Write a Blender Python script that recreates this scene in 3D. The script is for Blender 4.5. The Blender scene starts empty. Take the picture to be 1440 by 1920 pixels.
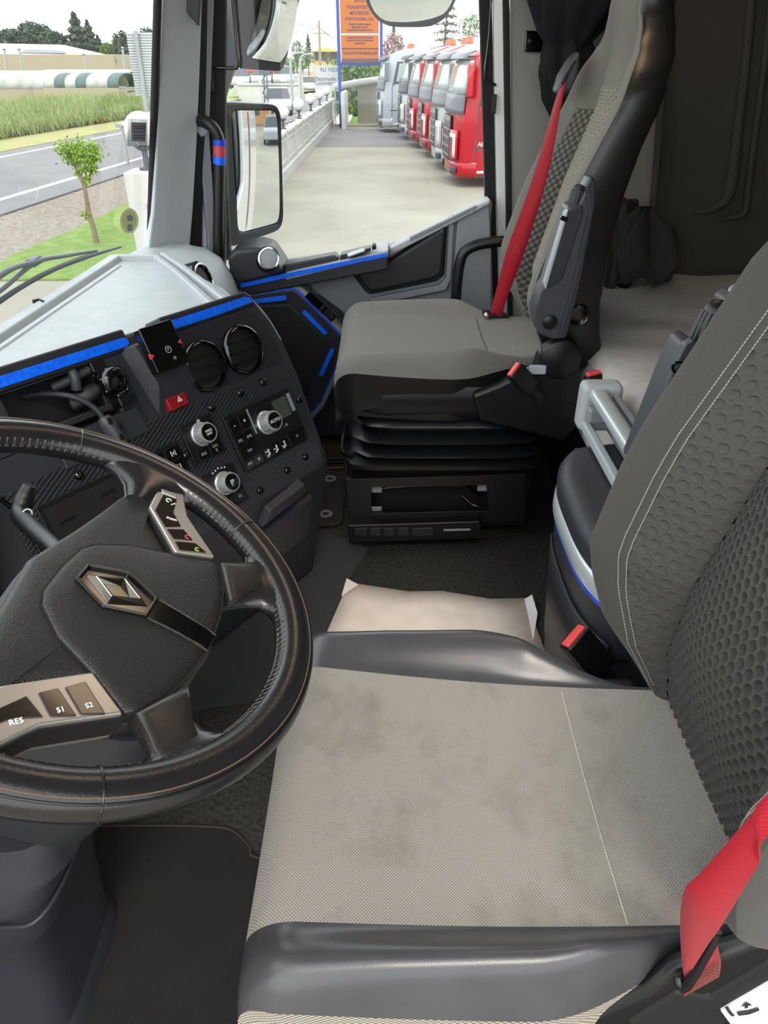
import bpy, bmesh, math, random
from mathutils import Vector, Matrix, noise
import numpy as np

sc = bpy.context.scene
# ------------------------------------------------------------------ camera (at the open driver's door, looking across the cab)
FPX, PITCH, CAMZ = 1331.0, math.radians(32.4), 1.16
cam_d = bpy.data.cameras.new('camera')
cam = bpy.data.objects.new('camera', cam_d); sc.collection.objects.link(cam)
cam.location = (0, 0, CAMZ)
cam.rotation_euler = (math.pi/2 - PITCH, 0, -math.pi/2)
cam_d.sensor_fit = 'VERTICAL'; cam_d.sensor_height = 36.0; cam_d.lens = FPX*36.0/1920.0
cam_d.clip_start = 0.02; cam_d.clip_end = 900
sc.camera = cam
# ------------------------------------------------------------------ sky, hazy sun, exposure
world = bpy.data.worlds.new('overcast_sky'); sc.world = world; world.use_nodes = True
wn = world.node_tree.nodes; wl = world.node_tree.links
wn['Background'].inputs[0].default_value = (0.955, 0.98, 1.0, 1); wn['Background'].inputs[1].default_value = 3.25
sun_d = bpy.data.lights.new('hazy_sun', 'SUN'); sun_d.energy = 1.9; sun_d.angle = math.radians(16); sun_d.color = (1.0, 0.90, 0.78)
sun = bpy.data.objects.new('hazy_sun', sun_d); sc.collection.objects.link(sun)
sun.rotation_euler = Vector((0.80, 0.10, -0.95)).to_track_quat('-Z', 'Y').to_euler()
sc.view_settings.view_transform = 'Standard'; sc.view_settings.look = 'None'
sc.view_settings.exposure = 0.0; sc.view_settings.gamma = 1.0; sc.view_settings.use_curve_mapping = False

# ------------------------------------------------------------------ helpers
COL = sc.collection
random.seed(7); RNG = np.random.default_rng(7)
def at(u, v, x=None, y=None, z=None):
    a, b = u-720.0, v-960.0; c, s = math.cos(PITCH), math.sin(PITCH)
    d = Vector((FPX*c - b*s, -a, -FPX*s - b*c))
    t = x/d.x if x is not None else (y/d.y if y is not None else (z-CAMZ)/d.z)
    return d*t + Vector((0, 0, CAMZ))
def lin(c):
    c = c/255.0
    return c/12.92 if c <= 0.04045 else ((c+0.055)/1.055)**2.4
def rgb(r, g, b): return (lin(r), lin(g), lin(b), 1)
def smooth(e0, e1, v):
    t = np.clip((np.asarray(v, float)-e0)/(e1-e0), 0, 1); return t*t*(3-2*t)
def lerp(xs, ys):
    return lambda v: np.interp(v, xs, ys)

def thing(name, label, cat, loc=(0, 0, 0), group=None, rotz=0, kind=None):
    o = bpy.data.objects.new(name, None); COL.objects.link(o); o.empty_display_size = .05
    o.location = loc; o.rotation_euler = (0, 0, rotz)
    if label: o['label'] = label
    if cat: o['category'] = cat
    if group: o['group'] = group
    if kind: o['kind'] = kind
    return o
def tag(o, label=None, cat=None, group=None, kind=None):
    if label: o['label'] = label
    if cat: o['category'] = cat
    if group: o['group'] = group
    if kind: o['kind'] = kind
    return o
def origin(o):
    p = Vector((0, 0, 0))
    while o is not None: p += Vector(o.location); o = o.parent
    return p
def link(name, me, m, parent=None, smoothed=True, bevel=0, bseg=2, sub=0, solid=0):
    if m is not None and not me.materials: me.materials.append(m)
    o = bpy.data.objects.new(name, me); COL.objects.link(o)
    if parent is not None: o.parent = parent
    if smoothed: me.polygons.foreach_set('use_smooth', [True]*len(me.polygons))
    if solid:
        k = o.modifiers.new('solid', 'SOLIDIFY'); k.thickness = solid; k.offset = -1
    if bevel:
        k = o.modifiers.new('bevel', 'BEVEL'); k.width = bevel; k.segments = bseg; k.limit_method = 'ANGLE'; k.angle_limit = math.radians(35); k.harden_normals = True
    elif smoothed and not sub and bevel == 0:
        me.set_sharp_from_angle(angle=math.radians(50))
    if sub:
        k = o.modifiers.new('sub', 'SUBSURF'); k.levels = 1; k.render_levels = sub
    return o
def mesh(name, vs, fs, m, parent=None, **kw):
    off = origin(parent)
    me = bpy.data.meshes.new(name); me.from_pydata([tuple(Vector(v)-off) for v in vs], [], fs); me.update()
    bm = bmesh.new(); bm.from_mesh(me); bmesh.ops.recalc_face_normals(bm, faces=bm.faces); bm.to_mesh(me); bm.free()
    return link(name, me, m, parent, **kw)
class Fr:                                    # a local frame: origin and three axes
    def __init__(s, o, ex, ey, ez=None):
        s.o = Vector(o); s.x = Vector(ex).normalized(); s.y = Vector(ey).normalized()
        s.z = Vector(ez).normalized() if ez is not None else s.x.cross(s.y).normalized()
    def __call__(s, a, b, c=0): return s.o + s.x*a + s.y*b + s.z*c
    def at(s, a, b, c=0): return Fr(s(a, b, c), s.x, s.y, s.z)
    def spin(s, ang):
        c, k = math.cos(ang), math.sin(ang); return Fr(s.o, s.x*c+s.y*k, s.y*c-s.x*k, s.z)
WORLD = Fr((0, 0, 0), (1, 0, 0), (0, 1, 0))
def box(name, c, size, m, parent=None, fr=None, bevel=.004, **kw):
    fr = fr or WORLD; h = [s/2 for s in size]
    vs = [fr(c[0]+sx*h[0], c[1]+sy*h[1], c[2]+sz*h[2]) for sx in (-1, 1) for sy in (-1, 1) for sz in (-1, 1)]
    fs = [(0, 1, 3, 2), (4, 6, 7, 5), (0, 4, 5, 1), (2, 3, 7, 6), (0, 2, 6, 4), (1, 5, 7, 3)]
    return mesh(name, vs, fs, m, parent, bevel=min(bevel, min(size)*.45), **kw)
def prism(name, fr, poly, z0, z1, m, parent=None, bevel=.003, hole=None, **kw):
    """polygon in the frame's xy plane, extruded from z0 to z1; hole = one inner polygon with the same vertex count"""
    n = len(poly)
    if hole is None:
        vs = [fr(p[0], p[1], z0) for p in poly] + [fr(p[0], p[1], z1) for p in poly]
        fs = [tuple(range(n)), tuple(range(2*n-1, n-1, -1))] + [(i, (i+1) % n, n+(i+1) % n, n+i) for i in range(n)]
    else:
        vs = [fr(p[0], p[1], z) for z in (z0, z1) for q in (poly, hole) for p in q]; fs = []
        for i in range(n):
            j = (i+1) % n
            fs += [(i, j, n+j, n+i), (2*n+i, 3*n+i, 3*n+j, 2*n+j), (i, 2*n+i, 2*n+j, j), (n+i, n+j, 3*n+j, 3*n+i)]
    return mesh(name, vs, fs, m, parent, bevel=bevel, **kw)
def frustum(name, fr, poly0, poly1, z0, z1, m, parent=None, bevel=.003, **kw):
    n = len(poly0)
    vs = [fr(p[0], p[1], z0) for p in poly0] + [fr(p[0], p[1], z1) for p in poly1]
    fs = [tuple(range(n)), tuple(range(2*n-1, n-1, -1))] + [(i, (i+1) % n, n+(i+1) % n, n+i) for i in range(n)]
    return mesh(name, vs, fs, m, parent, bevel=bevel, **kw)
def rrect(x0, y0, x1, y1, r, n=4):
    out = []
    for cx, cy, a0 in ((x1-r, y1-r, 0), (x0+r, y1-r, 90), (x0+r, y0+r, 180), (x1-r, y0+r, 270)):
        for i in range(n+1):
            a = math.radians(a0 + 90*i/n); out.append((cx+r*math.cos(a), cy+r*math.sin(a)))
    return out
def offset_poly(poly, d):
    """inset (positive d) a polygon"""
    n = len(poly); A = sum(poly[i][0]*poly[(i+1) % n][1]-poly[(i+1) % n][0]*poly[i][1] for i in range(n)); sg = 1 if A > 0 else -1
    out = []
    for i in range(n):
        p0, p1, p2 = Vector(poly[i-1]), Vector(poly[i]), Vector(poly[(i+1) % n])
        a = (p1-p0).normalized(); b = (p2-p1).normalized()
        na, nb = Vector((-a.y, a.x))*sg, Vector((-b.y, b.x))*sg
        k = na+nb; k = k/max(.3, k.dot(na)) if k.length > 1e-6 else na
        out.append(tuple(p1+k*d))
    return out
def catmull(pts, n=8):
    P = [Vector(p) for p in pts]; P = [P[0]*2-P[1]] + P + [P[-1]*2-P[-2]]; out = []
    for i in range(1, len(P)-2):
        for k in range(n):
            t = k/n; a, b, c, d = P[i-1], P[i], P[i+1], P[i+2]
            out.append(.5*((2*b)+(c-a)*t+(2*a-5*b+4*c-d)*t*t+(3*b-a-3*c+d)*t*t*t))
    out.append(P[-2]); return out
def loft(name, rings, m, parent=None, caps=True, closed=True, loop=False, **kw):
    n = len(rings[0]); vs = [p for r in rings for p in r]; fs = []; R = len(rings)
    for i in range(R if loop else R-1):
        i2 = (i+1) % R
        for j in range(n if closed else n-1):
            j2 = (j+1) % n; fs.append((i*n+j, i*n+j2, i2*n+j2, i2*n+j))
    if caps and closed and not loop: fs += [tuple(range(n-1, -1, -1)), tuple(range((R-1)*n, R*n))]
    return mesh(name, vs, fs, m, parent, **kw)
def tube(name, pts, r, m, parent=None, segs=10, spline=6, loop=False, flat=1.0, up=None, **kw):
    P = catmull(pts, spline) if spline and not loop else [Vector(p) for p in pts]
    n = len(P); rr = [r]*n if not hasattr(r, '__len__') else list(np.interp(np.linspace(0, 1, n), np.linspace(0, 1, len(r)), r))
    rings = []; prev = None
    for i in range(n):
        t = (P[(i+1) % n]-P[i-1]) if loop else (P[min(i+1, n-1)]-P[max(i-1, 0)])
        t.normalize()
        if prev is None:
            u0 = Vector(up) if up is not None else (Vector((0, 0, 1)) if abs(t.z) < .9 else Vector((1, 0, 0)))
            a = (u0-t*u0.dot(t)).normalized()
        else: a = (prev-t*prev.dot(t)).normalized()
        prev = a; b = t.cross(a)
        rings.append([P[i]+(a*math.cos(2*math.pi*k/segs)*flat+b*math.sin(2*math.pi*k/segs))*rr[i] for k in range(segs)])
    return loft(name, rings, m, parent, loop=loop, **kw)
def lathe(name, fr, prof, m, parent=None, segs=32, **kw):
    """prof = [(radius, height)] about the frame's z axis"""
    rings = [[fr(r*math.cos(2*math.pi*k/segs), r*math.sin(2*math.pi*k/segs), h) for k in range(segs)] for r, h in prof]
    return loft(name, rings, m, parent, **kw)
def grid(name, pts, m, parent=None, thick=0, mask=None, **kw):
    """pts: array (nu, nv, 3) in world space"""
    pts = np.asarray(pts, float); nu, nv, _ = pts.shape; off = np.array(origin(parent))
    I = np.arange(nu*nv).reshape(nu, nv)
    q = np.stack([I[:-1, :-1], I[1:, :-1], I[1:, 1:], I[:-1, 1:]], -1)
    q = q[mask] if mask is not None else q.reshape(-1, 4)
    q = q.reshape(-1, 4); me = bpy.data.meshes.new(name)
    me.vertices.add(nu*nv); me.vertices.foreach_set('co', (pts.reshape(-1, 3)-off).ravel())
    me.loops.add(len(q)*4); me.loops.foreach_set('vertex_index', q.ravel().astype(np.int32))
    me.polygons.add(len(q)); me.polygons.foreach_set('loop_start', np.arange(0, len(q)*4, 4, dtype=np.int32))
    me.update(calc_edges=True); me.validate()
    if mask is not None:
        bm = bmesh.new(); bm.from_mesh(me); bmesh.ops.delete(bm, geom=[v for v in bm.verts if not v.link_faces], context='VERTS'); bm.to_mesh(me); bm.free()
    kw.setdefault('solid', thick)
    return link(name, me, m, parent, **kw)
def text(name, s, fr, size, m, parent=None, depth=.0004, align='CENTER', bold=0):
    cu = bpy.data.curves.new(name, 'FONT'); cu.body = s; cu.size = size; cu.align_x = align; cu.align_y = 'CENTER'; cu.extrude = depth; cu.offset = bold; cu.resolution_u = 2
    t = bpy.data.objects.new(name+'_tmp', cu); COL.objects.link(t)
    dg = bpy.context.evaluated_depsgraph_get(); me = bpy.data.meshes.new_from_object(t.evaluated_get(dg))
    bpy.data.objects.remove(t); bpy.data.curves.remove(cu)
    off = origin(parent)
    for v in me.vertices: v.co = fr(v.co.x, v.co.y, v.co.z) - off
    me.materials.clear(); me.name = name
    return link(name, me, m, parent, smoothed=False)
def join_boxes(name, items, m, parent=None, **kw):
    """many small boxes (frame, centre, size) as one mesh"""
    vs, fs = [], []
    for fr, c, size in items:
        h = [s/2 for s in size]; b = len(vs)
        vs += [fr(c[0]+sx*h[0], c[1]+sy*h[1], c[2]+sz*h[2]) for sx in (-1, 1) for sy in (-1, 1) for sz in (-1, 1)]
        fs += [tuple(b+i for i in f) for f in ((0, 1, 3, 2), (4, 6, 7, 5), (0, 4, 5, 1), (2, 3, 7, 6), (0, 2, 6, 4), (1, 5, 7, 3))]
    return mesh(name, vs, fs, m, parent, smoothed=False, **kw)
def copy_tree(o, parent=None):
    c = o.copy(); COL.objects.link(c); c.parent = parent
    for ch in list(o.children): copy_tree(ch, c)
    return c

# ------------------------------------------------------------------ materials
def mat(name, col, rough=.5, metal=0, spec=.5, bump=None, vary=None, coat=0, sheen=0, trans=None):
    """bump = (kind, scale, strength[, distance]); vary = (scale, second colour, contrast)"""
    m = bpy.data.materials.new(name); m.use_nodes = True; N = m.node_tree.nodes; L = m.node_tree.links
    b = N['Principled BSDF']; b.inputs['Roughness'].default_value = rough; b.inputs['Metallic'].default_value = metal
    b.inputs['Specular IOR Level'].default_value = spec; b.inputs['Base Color'].default_value = rgb(*col)
    if coat: b.inputs['Coat Weight'].default_value = coat; b.inputs['Coat Roughness'].default_value = .08
    if sheen: b.inputs['Sheen Weight'].default_value = sheen; b.inputs['Sheen Roughness'].default_value = .5
    tc = N.new('ShaderNodeTexCoord'); src = tc.outputs['Object']
    if vary:
        sc_, c2, con = vary[:3]
        n = N.new('ShaderNodeTexNoise'); n.inputs['Scale'].default_value = sc_; n.inputs['Detail'].default_value = 5
        L.new(src, n.inputs['Vector'])
        r = N.new('ShaderNodeMapRange'); r.inputs[1].default_value = .5-con; r.inputs[2].default_value = .5+con; L.new(n.outputs['Fac'], r.inputs[0])
        x = N.new('ShaderNodeMix'); x.data_type = 'RGBA'; x.inputs[6].default_value = rgb(*col); x.inputs[7].default_value = rgb(*c2)
        L.new(r.outputs[0], x.inputs[0]); L.new(x.outputs[2], b.inputs['Base Color'])
    if bump:
        kind, s_, st = bump[:3]
        if kind == 'noise':
            t = N.new('ShaderNodeTexNoise'); t.inputs['Scale'].default_value = s_; t.inputs['Detail'].default_value = 3; out = t.outputs['Fac']
        elif kind == 'voronoi':
            t = N.new('ShaderNodeTexVoronoi'); t.inputs['Scale'].default_value = s_; out = t.outputs['Distance']
        else:
            t = N.new('ShaderNodeTexWave'); t.inputs['Scale'].default_value = s_; t.inputs['Distortion'].default_value = .3; out = t.outputs['Fac']
        L.new(src, t.inputs['Vector'])
        k = N.new('ShaderNodeBump'); k.inputs['Strength'].default_value = st; k.inputs['Distance'].default_value = bump[3] if len(bump) > 3 else .002
        L.new(out, k.inputs['Height']); L.new(k.outputs[0], b.inputs['Normal'])
    return m
def nodes(m): return m.node_tree.nodes, m.node_tree.links, m.node_tree.nodes['Principled BSDF']
def math_node(N, L, op, a, b=None):
    n = N.new('ShaderNodeMath'); n.operation = op
    for i, v in enumerate((a, b)):
        if v is None: continue
        if isinstance(v, (int, float)): n.inputs[i].default_value = v
        else: L.new(v, n.inputs[i])
    return n.outputs[0]
def weave_mat(name, c1, c2, pitch, axes='XY', rough=.85, strength=.5, stain=None):
    """woven cloth: a checker of raised threads along two object axes"""
    m = mat(name, c1, rough, spec=.2, sheen=.1); N, L, b = nodes(m)
    tc = N.new('ShaderNodeTexCoord'); sp = N.new('ShaderNodeSeparateXYZ'); L.new(tc.outputs['Object'], sp.inputs[0])
    A, B = sp.outputs[axes[0]], sp.outputs[axes[1]]
    k = 2*math.pi/pitch
    sa = math_node(N, L, 'SINE', math_node(N, L, 'MULTIPLY', A, k)); sb = math_node(N, L, 'SINE', math_node(N, L, 'MULTIPLY', B, k))
    h = math_node(N, L, 'MULTIPLY', sa, sb)
    f = N.new('ShaderNodeMapRange'); f.inputs[1].default_value = -.6; f.inputs[2].default_value = .6; L.new(h, f.inputs[0])
    x = N.new('ShaderNodeMix'); x.data_type = 'RGBA'; x.inputs[6].default_value = rgb(*c1); x.inputs[7].default_value = rgb(*c2); L.new(f.outputs[0], x.inputs[0])
    col = x.outputs[2]
    if stain:
        n = N.new('ShaderNodeTexNoise'); n.inputs['Scale'].default_value = stain[0]; n.inputs['Detail'].default_value = 6; n.inputs['Roughness'].default_value = .65; L.new(tc.outputs['Object'], n.inputs['Vector'])
        r = N.new('ShaderNodeMapRange'); r.inputs[1].default_value = .5; r.inputs[2].default_value = .75; r.inputs[4].default_value = stain[2]; L.new(n.outputs['Fac'], r.inputs[0])
        y = N.new('ShaderNodeMix'); y.data_type = 'RGBA'; y.inputs[7].default_value = rgb(*stain[1]); L.new(r.outputs[0], y.inputs[0]); L.new(col, y.inputs[6]); col = y.outputs[2]
    L.new(col, b.inputs['Base Color'])
    bu = N.new('ShaderNodeBump'); bu.inputs['Strength'].default_value = strength; bu.inputs['Distance'].default_value = pitch*.25; L.new(f.outputs[0], bu.inputs['Height']); L.new(bu.outputs[0], b.inputs['Normal'])
    return m
def glass_mat(name, tint, refl=.06):
    m = bpy.data.materials.new(name); m.use_nodes = True; N = m.node_tree.nodes; L = m.node_tree.links
    N.remove(N['Principled BSDF']); t = N.new('ShaderNodeBsdfTransparent'); t.inputs[0].default_value = tint
    g = N.new('ShaderNodeBsdfGlossy'); g.inputs['Roughness'].default_value = .02
    x = N.new('ShaderNodeMixShader'); lw = N.new('ShaderNodeLayerWeight'); lw.inputs[0].default_value = .5
    p = math_node(N, L, 'POWER', lw.outputs['Facing'], 4.0)
    L.new(math_node(N, L, 'ADD', math_node(N, L, 'MULTIPLY', p, .5), refl*.6), x.inputs[0])
    L.new(t.outputs[0], x.inputs[1]); L.new(g.outputs[0], x.inputs[2]); L.new(x.outputs[0], N['Material Output'].inputs[0])
    return m
M = {}
M['seat_cloth'] = weave_mat('seat_cloth_grey', (160, 155, 147), (122, 118, 111), .0036, 'XY', strength=.5, stain=(9, (96, 91, 84), .55))
M['seat_leather'] = mat('seat_leather_grey', (68, 68, 71), .28, bump=('voronoi', 900, .10, .0005), vary=(18, (61, 61, 64), .2))
M['knit'] = weave_mat('knit_dark_grey', (76, 74, 71), (58, 56, 54), .0022, 'XZ', strength=.3)
M['knit_side'] = weave_mat('knit_dark_grey_side', (84, 82, 79), (66, 64, 62), .0022, 'YZ', strength=.3)
M['hole_cloth'] = mat('perforated_cloth', (70, 69, 66), .9, spec=.2, bump=('noise', 900, .3, .0008))
M['hole_floor'] = mat('under_cloth', (58, 57, 55), .9, spec=.2, bump=('noise', 900, .3, .0008))
M['piping'] = mat('light_grey_thread', (160, 158, 152), .7)
M['net'] = weave_mat('beige_net', (190, 181, 164), (84, 78, 70), .0075, 'YZ', strength=.9)
M['pass_cloth'] = weave_mat('pass_cloth_grey', (122, 121, 117), (111, 110, 106), .004, 'XY', strength=.3, stain=(14, (104, 94, 82), .2))
M['pass_cloth_v'] = weave_mat('pass_cloth_grey_upright', (122, 121, 115), (102, 101, 96), .004, 'XZ', strength=.3)
M['pass_leather'] = mat('pass_leather_black', (27, 26, 26), .34, bump=('voronoi', 600, .12, .0006))
M['black'] = mat('black_plastic', (15, 15, 17), .40, bump=('noise', 600, .1, .0006))
M['black_matte'] = mat('black_matte_plastic', (9, 9, 10), .7)
M['gloss'] = mat('gloss_black_plastic', (10, 10, 11), .12, coat=.5)
M['rubber'] = mat('black_rubber_bellows', (20, 21, 24), .30, bump=('noise', 60, .12, .003))
M['char'] = mat('charcoal_plastic', (42, 44, 50), .5, bump=('noise', 900, .12, .0005))
M['char2'] = mat('dark_charcoal_plastic', (34, 35, 40), .48, bump=('noise', 900, .12, .0005))
M['armrest'] = mat('armrest_grey_plastic', (62, 64, 68), .42, bump=('noise', 1200, .08, .0004))
M['grey'] = mat('mid_grey_plastic', (134, 137, 142), .5, bump=('noise', 900, .1, .0005))
M['lgrey'] = mat('light_grey_plastic', (166, 172, 176), .55, bump=('noise', 900, .1, .0005))
M['dash_top'] = mat('dashboard_pale_grey', (150, 157, 161), .5, bump=('noise', 500, .35, .0012), vary=(30, (160, 166, 170), .2))
M['alu'] = mat('satin_silver_plastic', (198, 205, 207), .3, metal=.35)
M['chrome'] = mat('bright_metal', (215, 215, 215), .16, metal=1)
M['smoke_chrome'] = mat('smoked_metal', (70, 68, 64), .15, metal=1)
M['knob'] = mat('knob_silver', (205, 206, 208), .28, metal=.6)
M['blue'] = mat('blue_reflective_tape', (0, 112, 255), .4, bump=('voronoi', 160, .5, .001), vary=(120, (0, 92, 238), .15))
M['blue_line'] = mat('blue_trim_line', (18, 74, 214), .4)
M['belt'] = weave_mat('red_belt_webbing', (156, 17, 33), (138, 12, 27), .0026, 'YZ', rough=.55, strength=.25)
M['red_btn'] = mat('red_release_button', (224, 70, 66), .35)
M['hazard'] = mat('hazard_red', (140, 24, 26), .35)
M['white_print'] = mat('white_print', (225, 225, 225), .6)
M['dim_print'] = mat('grey_print', (170, 172, 172), .6)
M['red_print'] = mat('red_print', (206, 60, 66), .5)
M['green_print'] = mat('green_print', (150, 190, 40), .5)
M['dark_print'] = mat('dark_print', (40, 40, 44), .6)
M['lcd'] = mat('lcd_screen', (72, 76, 68), .2)
M['wheel_leather'] = mat('wheel_leather_black', (26, 26, 28), .24, bump=('voronoi', 500, .10, .0006), vary=(25, (32, 31, 32), .25))
M['hub'] = mat('wheel_hub_grained', (30, 29, 29), .42, bump=('voronoi', 800, .5, .0007))
M['bronze'] = mat('wheel_satin_inlay', (34, 32, 30), .34, metal=0, bump=('noise', 500, .25, .0006))
M['wheel_alu'] = mat('wheel_satin_silver', (178, 174, 170), .32, metal=.75)
M['btn'] = mat('smoked_button', (30, 25, 21), .14, coat=.4)
M['thread'] = mat('grey_stitching', (84, 82, 80), .7)
M['tan_thread'] = mat('tan_seam', (92, 74, 54), .7)
M['floor'] = mat('floor_rubber', (30, 29, 28), .65, bump=('noise', 110, 1.0, .004), vary=(110, (50, 48, 44), .12))
M['carpet'] = mat('floor_carpet', (24, 24, 24), .95, spec=.1, bump=('noise', 900, 1.0, .004), vary=(9, (38, 36, 33), .2), sheen=.1)
M['carpet2'] = weave_mat('cab_carpet_grey', (62, 65, 67), (44, 46, 48), .006, 'XY', strength=.5)
M['mat_edge'] = mat('mat_binding', (50, 43, 34), .8)
M['paper'] = mat('floor_paper', (236, 224, 214), .8, spec=.2, vary=(14, (220, 208, 198), .2))
M['felt'] = mat('wall_felt_grey', (142, 142, 137), .95, spec=.1, bump=('noise', 700, .4, .0015), sheen=.1)
M['felt_dark'] = mat('sleeper_wall_dark', (76, 74, 70), .95, spec=.1, bump=('noise', 700, .4, .0015))
M['curtain'] = mat('curtain_black', (30, 32, 34), .9, spec=.15, bump=('noise', 500, .2, .001))
M['mattress'] = mat('mattress_beige_grey', (196, 194, 191), .9, spec=.15, bump=('noise', 14, .35, .012), vary=(30, (186, 184, 181), .2))
M['bag'] = mat('dark_quilt', (58, 58, 58), .9, spec=.15, bump=('noise', 40, .4, .006))
M['carbon'] = mat('carbon_fibre_sheet', (14, 14, 15), .3, coat=.3)
def carbon():
    N, L, b = nodes(M['carbon'])
    tc = N.new('ShaderNodeTexCoord'); mp = N.new('ShaderNodeMapping'); L.new(tc.outputs['Object'], mp.inputs[0]); mp.inputs['Rotation'].default_value = (0, 0, math.radians(36))
    sp = N.new('ShaderNodeSeparateXYZ'); L.new(mp.outputs[0], sp.inputs[0])
    k = 2*math.pi/.0075
    a = math_node(N, L, 'SINE', math_node(N, L, 'MULTIPLY', sp.outputs['X'], k)); c = math_node(N, L, 'SINE', math_node(N, L, 'MULTIPLY', math_node(N, L, 'ADD', sp.outputs['Z'], math_node(N, L, 'MULTIPLY', sp.outputs['X'], .5)), k))
    h = math_node(N, L, 'MULTIPLY', a, c)
    f = N.new('ShaderNodeMapRange'); f.inputs[1].default_value = -.2; f.inputs[2].default_value = .2; L.new(h, f.inputs[0])
    x = N.new('ShaderNodeMix'); x.data_type = 'RGBA'; x.inputs[6].default_value = rgb(10, 10, 11); x.inputs[7].default_value = rgb(62, 64, 70); L.new(f.outputs[0], x.inputs[0]); L.new(x.outputs[2], b.inputs['Base Color'])
carbon()
M['glass'] = glass_mat('window_glass', (.93, .96, .95, 1))
M['mirror'] = mat('mirror_glass', (225, 230, 230), .01, metal=1)
# outside
M['concrete'] = mat('yard_concrete', (150, 148, 136), .9, spec=.2, vary=(.5, (132, 129, 119), .2), bump=('noise', 6, .3, .02))
M['asphalt'] = mat('road_asphalt', (122, 122, 124), .9, spec=.2, vary=(.8, (112, 112, 114), .2), bump=('noise', 30, .3, .01))
M['gravel'] = mat('gravel_shoulder', (146, 140, 131), .95, spec=.1, vary=(9, (122, 114, 104), .15), bump=('noise', 18, 1, .05))
M['grass'] = mat('lawn_green', (104, 130, 62), .95, spec=.1, vary=(5, (126, 148, 84), .2), bump=('noise', 25, 1, .05))
M['meadow'] = mat('tall_meadow', (134, 152, 96), .95, spec=.1, vary=(.8, (156, 168, 118), .15), bump=('noise', 8, 1, .1))
M['dry'] = mat('dry_verge', (160, 150, 112), .95, spec=.1, vary=(1.6, (138, 146, 92), .2))
M['white_paint'] = mat('white_masonry', (214, 214, 210), .85, vary=(2, (200, 200, 196), .2))
M['road_line'] = mat('road_paint_white', (224, 224, 222), .8)
M['globe'] = mat('opal_globe', (232, 232, 230), .35)
M['orange'] = mat('orange_sign', (232, 128, 28), .5)
M['blue_post'] = mat('blue_post_paint', (44, 70, 176), .45)
M['navy_print'] = mat('navy_print', (60, 24, 58), .6)
M['sign_white'] = mat('sign_white', (206, 212, 212), .6)
M['conc_wall'] = mat('beige_concrete_wall', (168, 164, 148), .9, vary=(1.2, (152, 150, 134), .2))
M['t_red'] = mat('truck_red', (206, 24, 40), .3, coat=.5)
M['t_white'] = mat('truck_white', (216, 218, 218), .3, coat=.5)
M['t_silver'] = mat('truck_silver', (196, 204, 212), .3, coat=.5)
M['t_grey'] = mat('truck_grey_plastic', (118, 124, 132), .5)
M['t_dark'] = mat('truck_grille_dark', (58, 62, 68), .5)
M['t_glass'] = mat('truck_glass', (178, 196, 192), .06, spec=.8)
M['t_orange'] = mat('beacon_orange', (236, 84, 40), .3)
M['yellow'] = mat('sticker_yellow', (240, 206, 40), .5)
M['tyre'] = mat('tyre_rubber', (38, 38, 40), .8)
M['bark'] = mat('tree_bark', (120, 106, 84), .9, bump=('noise', 20, .6, .02))
M['pole'] = mat('pole_wood', (132, 122, 98), .9)
M['fol_dark'] = mat('foliage_dark_green', (96, 110, 100), .95, spec=.1, vary=(.6, (78, 92, 82), .2))
M['fol_mid'] = mat('foliage_mid_green', (112, 140, 76), .95, spec=.1, vary=(.6, (92, 120, 66), .2))
M['fol_young'] = mat('foliage_young_green', (126, 158, 40), .9, spec=.1, vary=(12, (92, 124, 34), .2))
M['fol_pink'] = mat('blossom_pink', (206, 160, 172), .95, spec=.1, vary=(.8, (150, 130, 112), .2))
M['plastic_film'] = mat('greenhouse_film', (198, 202, 196), .5, vary=(.3, (182, 188, 180), .2))
M['green_net'] = mat('greenhouse_green_net', (96, 118, 116), .8)
M['roof_pale'] = mat('pale_roof', (214, 214, 206), .8)
M['tan_wall'] = mat('tan_building_wall', (186, 176, 148), .9)
M['house_yellow'] = mat('yellow_house_wall', (222, 196, 128), .9)
M['peach'] = mat('peach_stucco', (226, 176, 122), .9, vary=(1.5, (216, 164, 110), .2))
M['galv'] = mat('galvanised_steel', (152, 156, 158), .45, metal=.5)
M['car_paint'] = mat('car_paint_pale', (190, 200, 206), .3, coat=.5)
M['car_paint2'] = mat('car_paint_white', (220, 222, 222), .3, coat=.5)
M['lamp_white'] = mat('headlamp_white', (255, 255, 240), .3)
M['red_roof'] = mat('red_canopy', (200, 60, 60), .6)
def dim(names, k):
    for n in names:
        for nd in M[n].node_tree.nodes:
            for s in nd.inputs:
                if s.type == 'RGBA' and not s.is_linked: c_ = s.default_value; s.default_value = (c_[0]*k, c_[1]*k, c_[2]*k, 1)
dim(['concrete', 'asphalt', 'gravel', 'grass', 'meadow', 'dry', 'fol_dark', 'fol_mid'], .86)
dim(['road_line', 'conc_wall', 'plastic_film', 'green_net', 'roof_pale', 'tan_wall', 'house_yellow', 'peach', 'fol_pink', 'sign_white', 'blue_post'], .62)
dim(['orange'], .46)
dim(['white_paint', 'globe', 't_white', 't_silver', 'car_paint', 'car_paint2', 't_red', 't_glass', 't_grey'], .66)
M['cab_white'] = mat('cab_paint_white', (224, 228, 228), .25, coat=.6)
M['outer_black'] = mat('mirror_housing_black', (40, 44, 50), .45)
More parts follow.
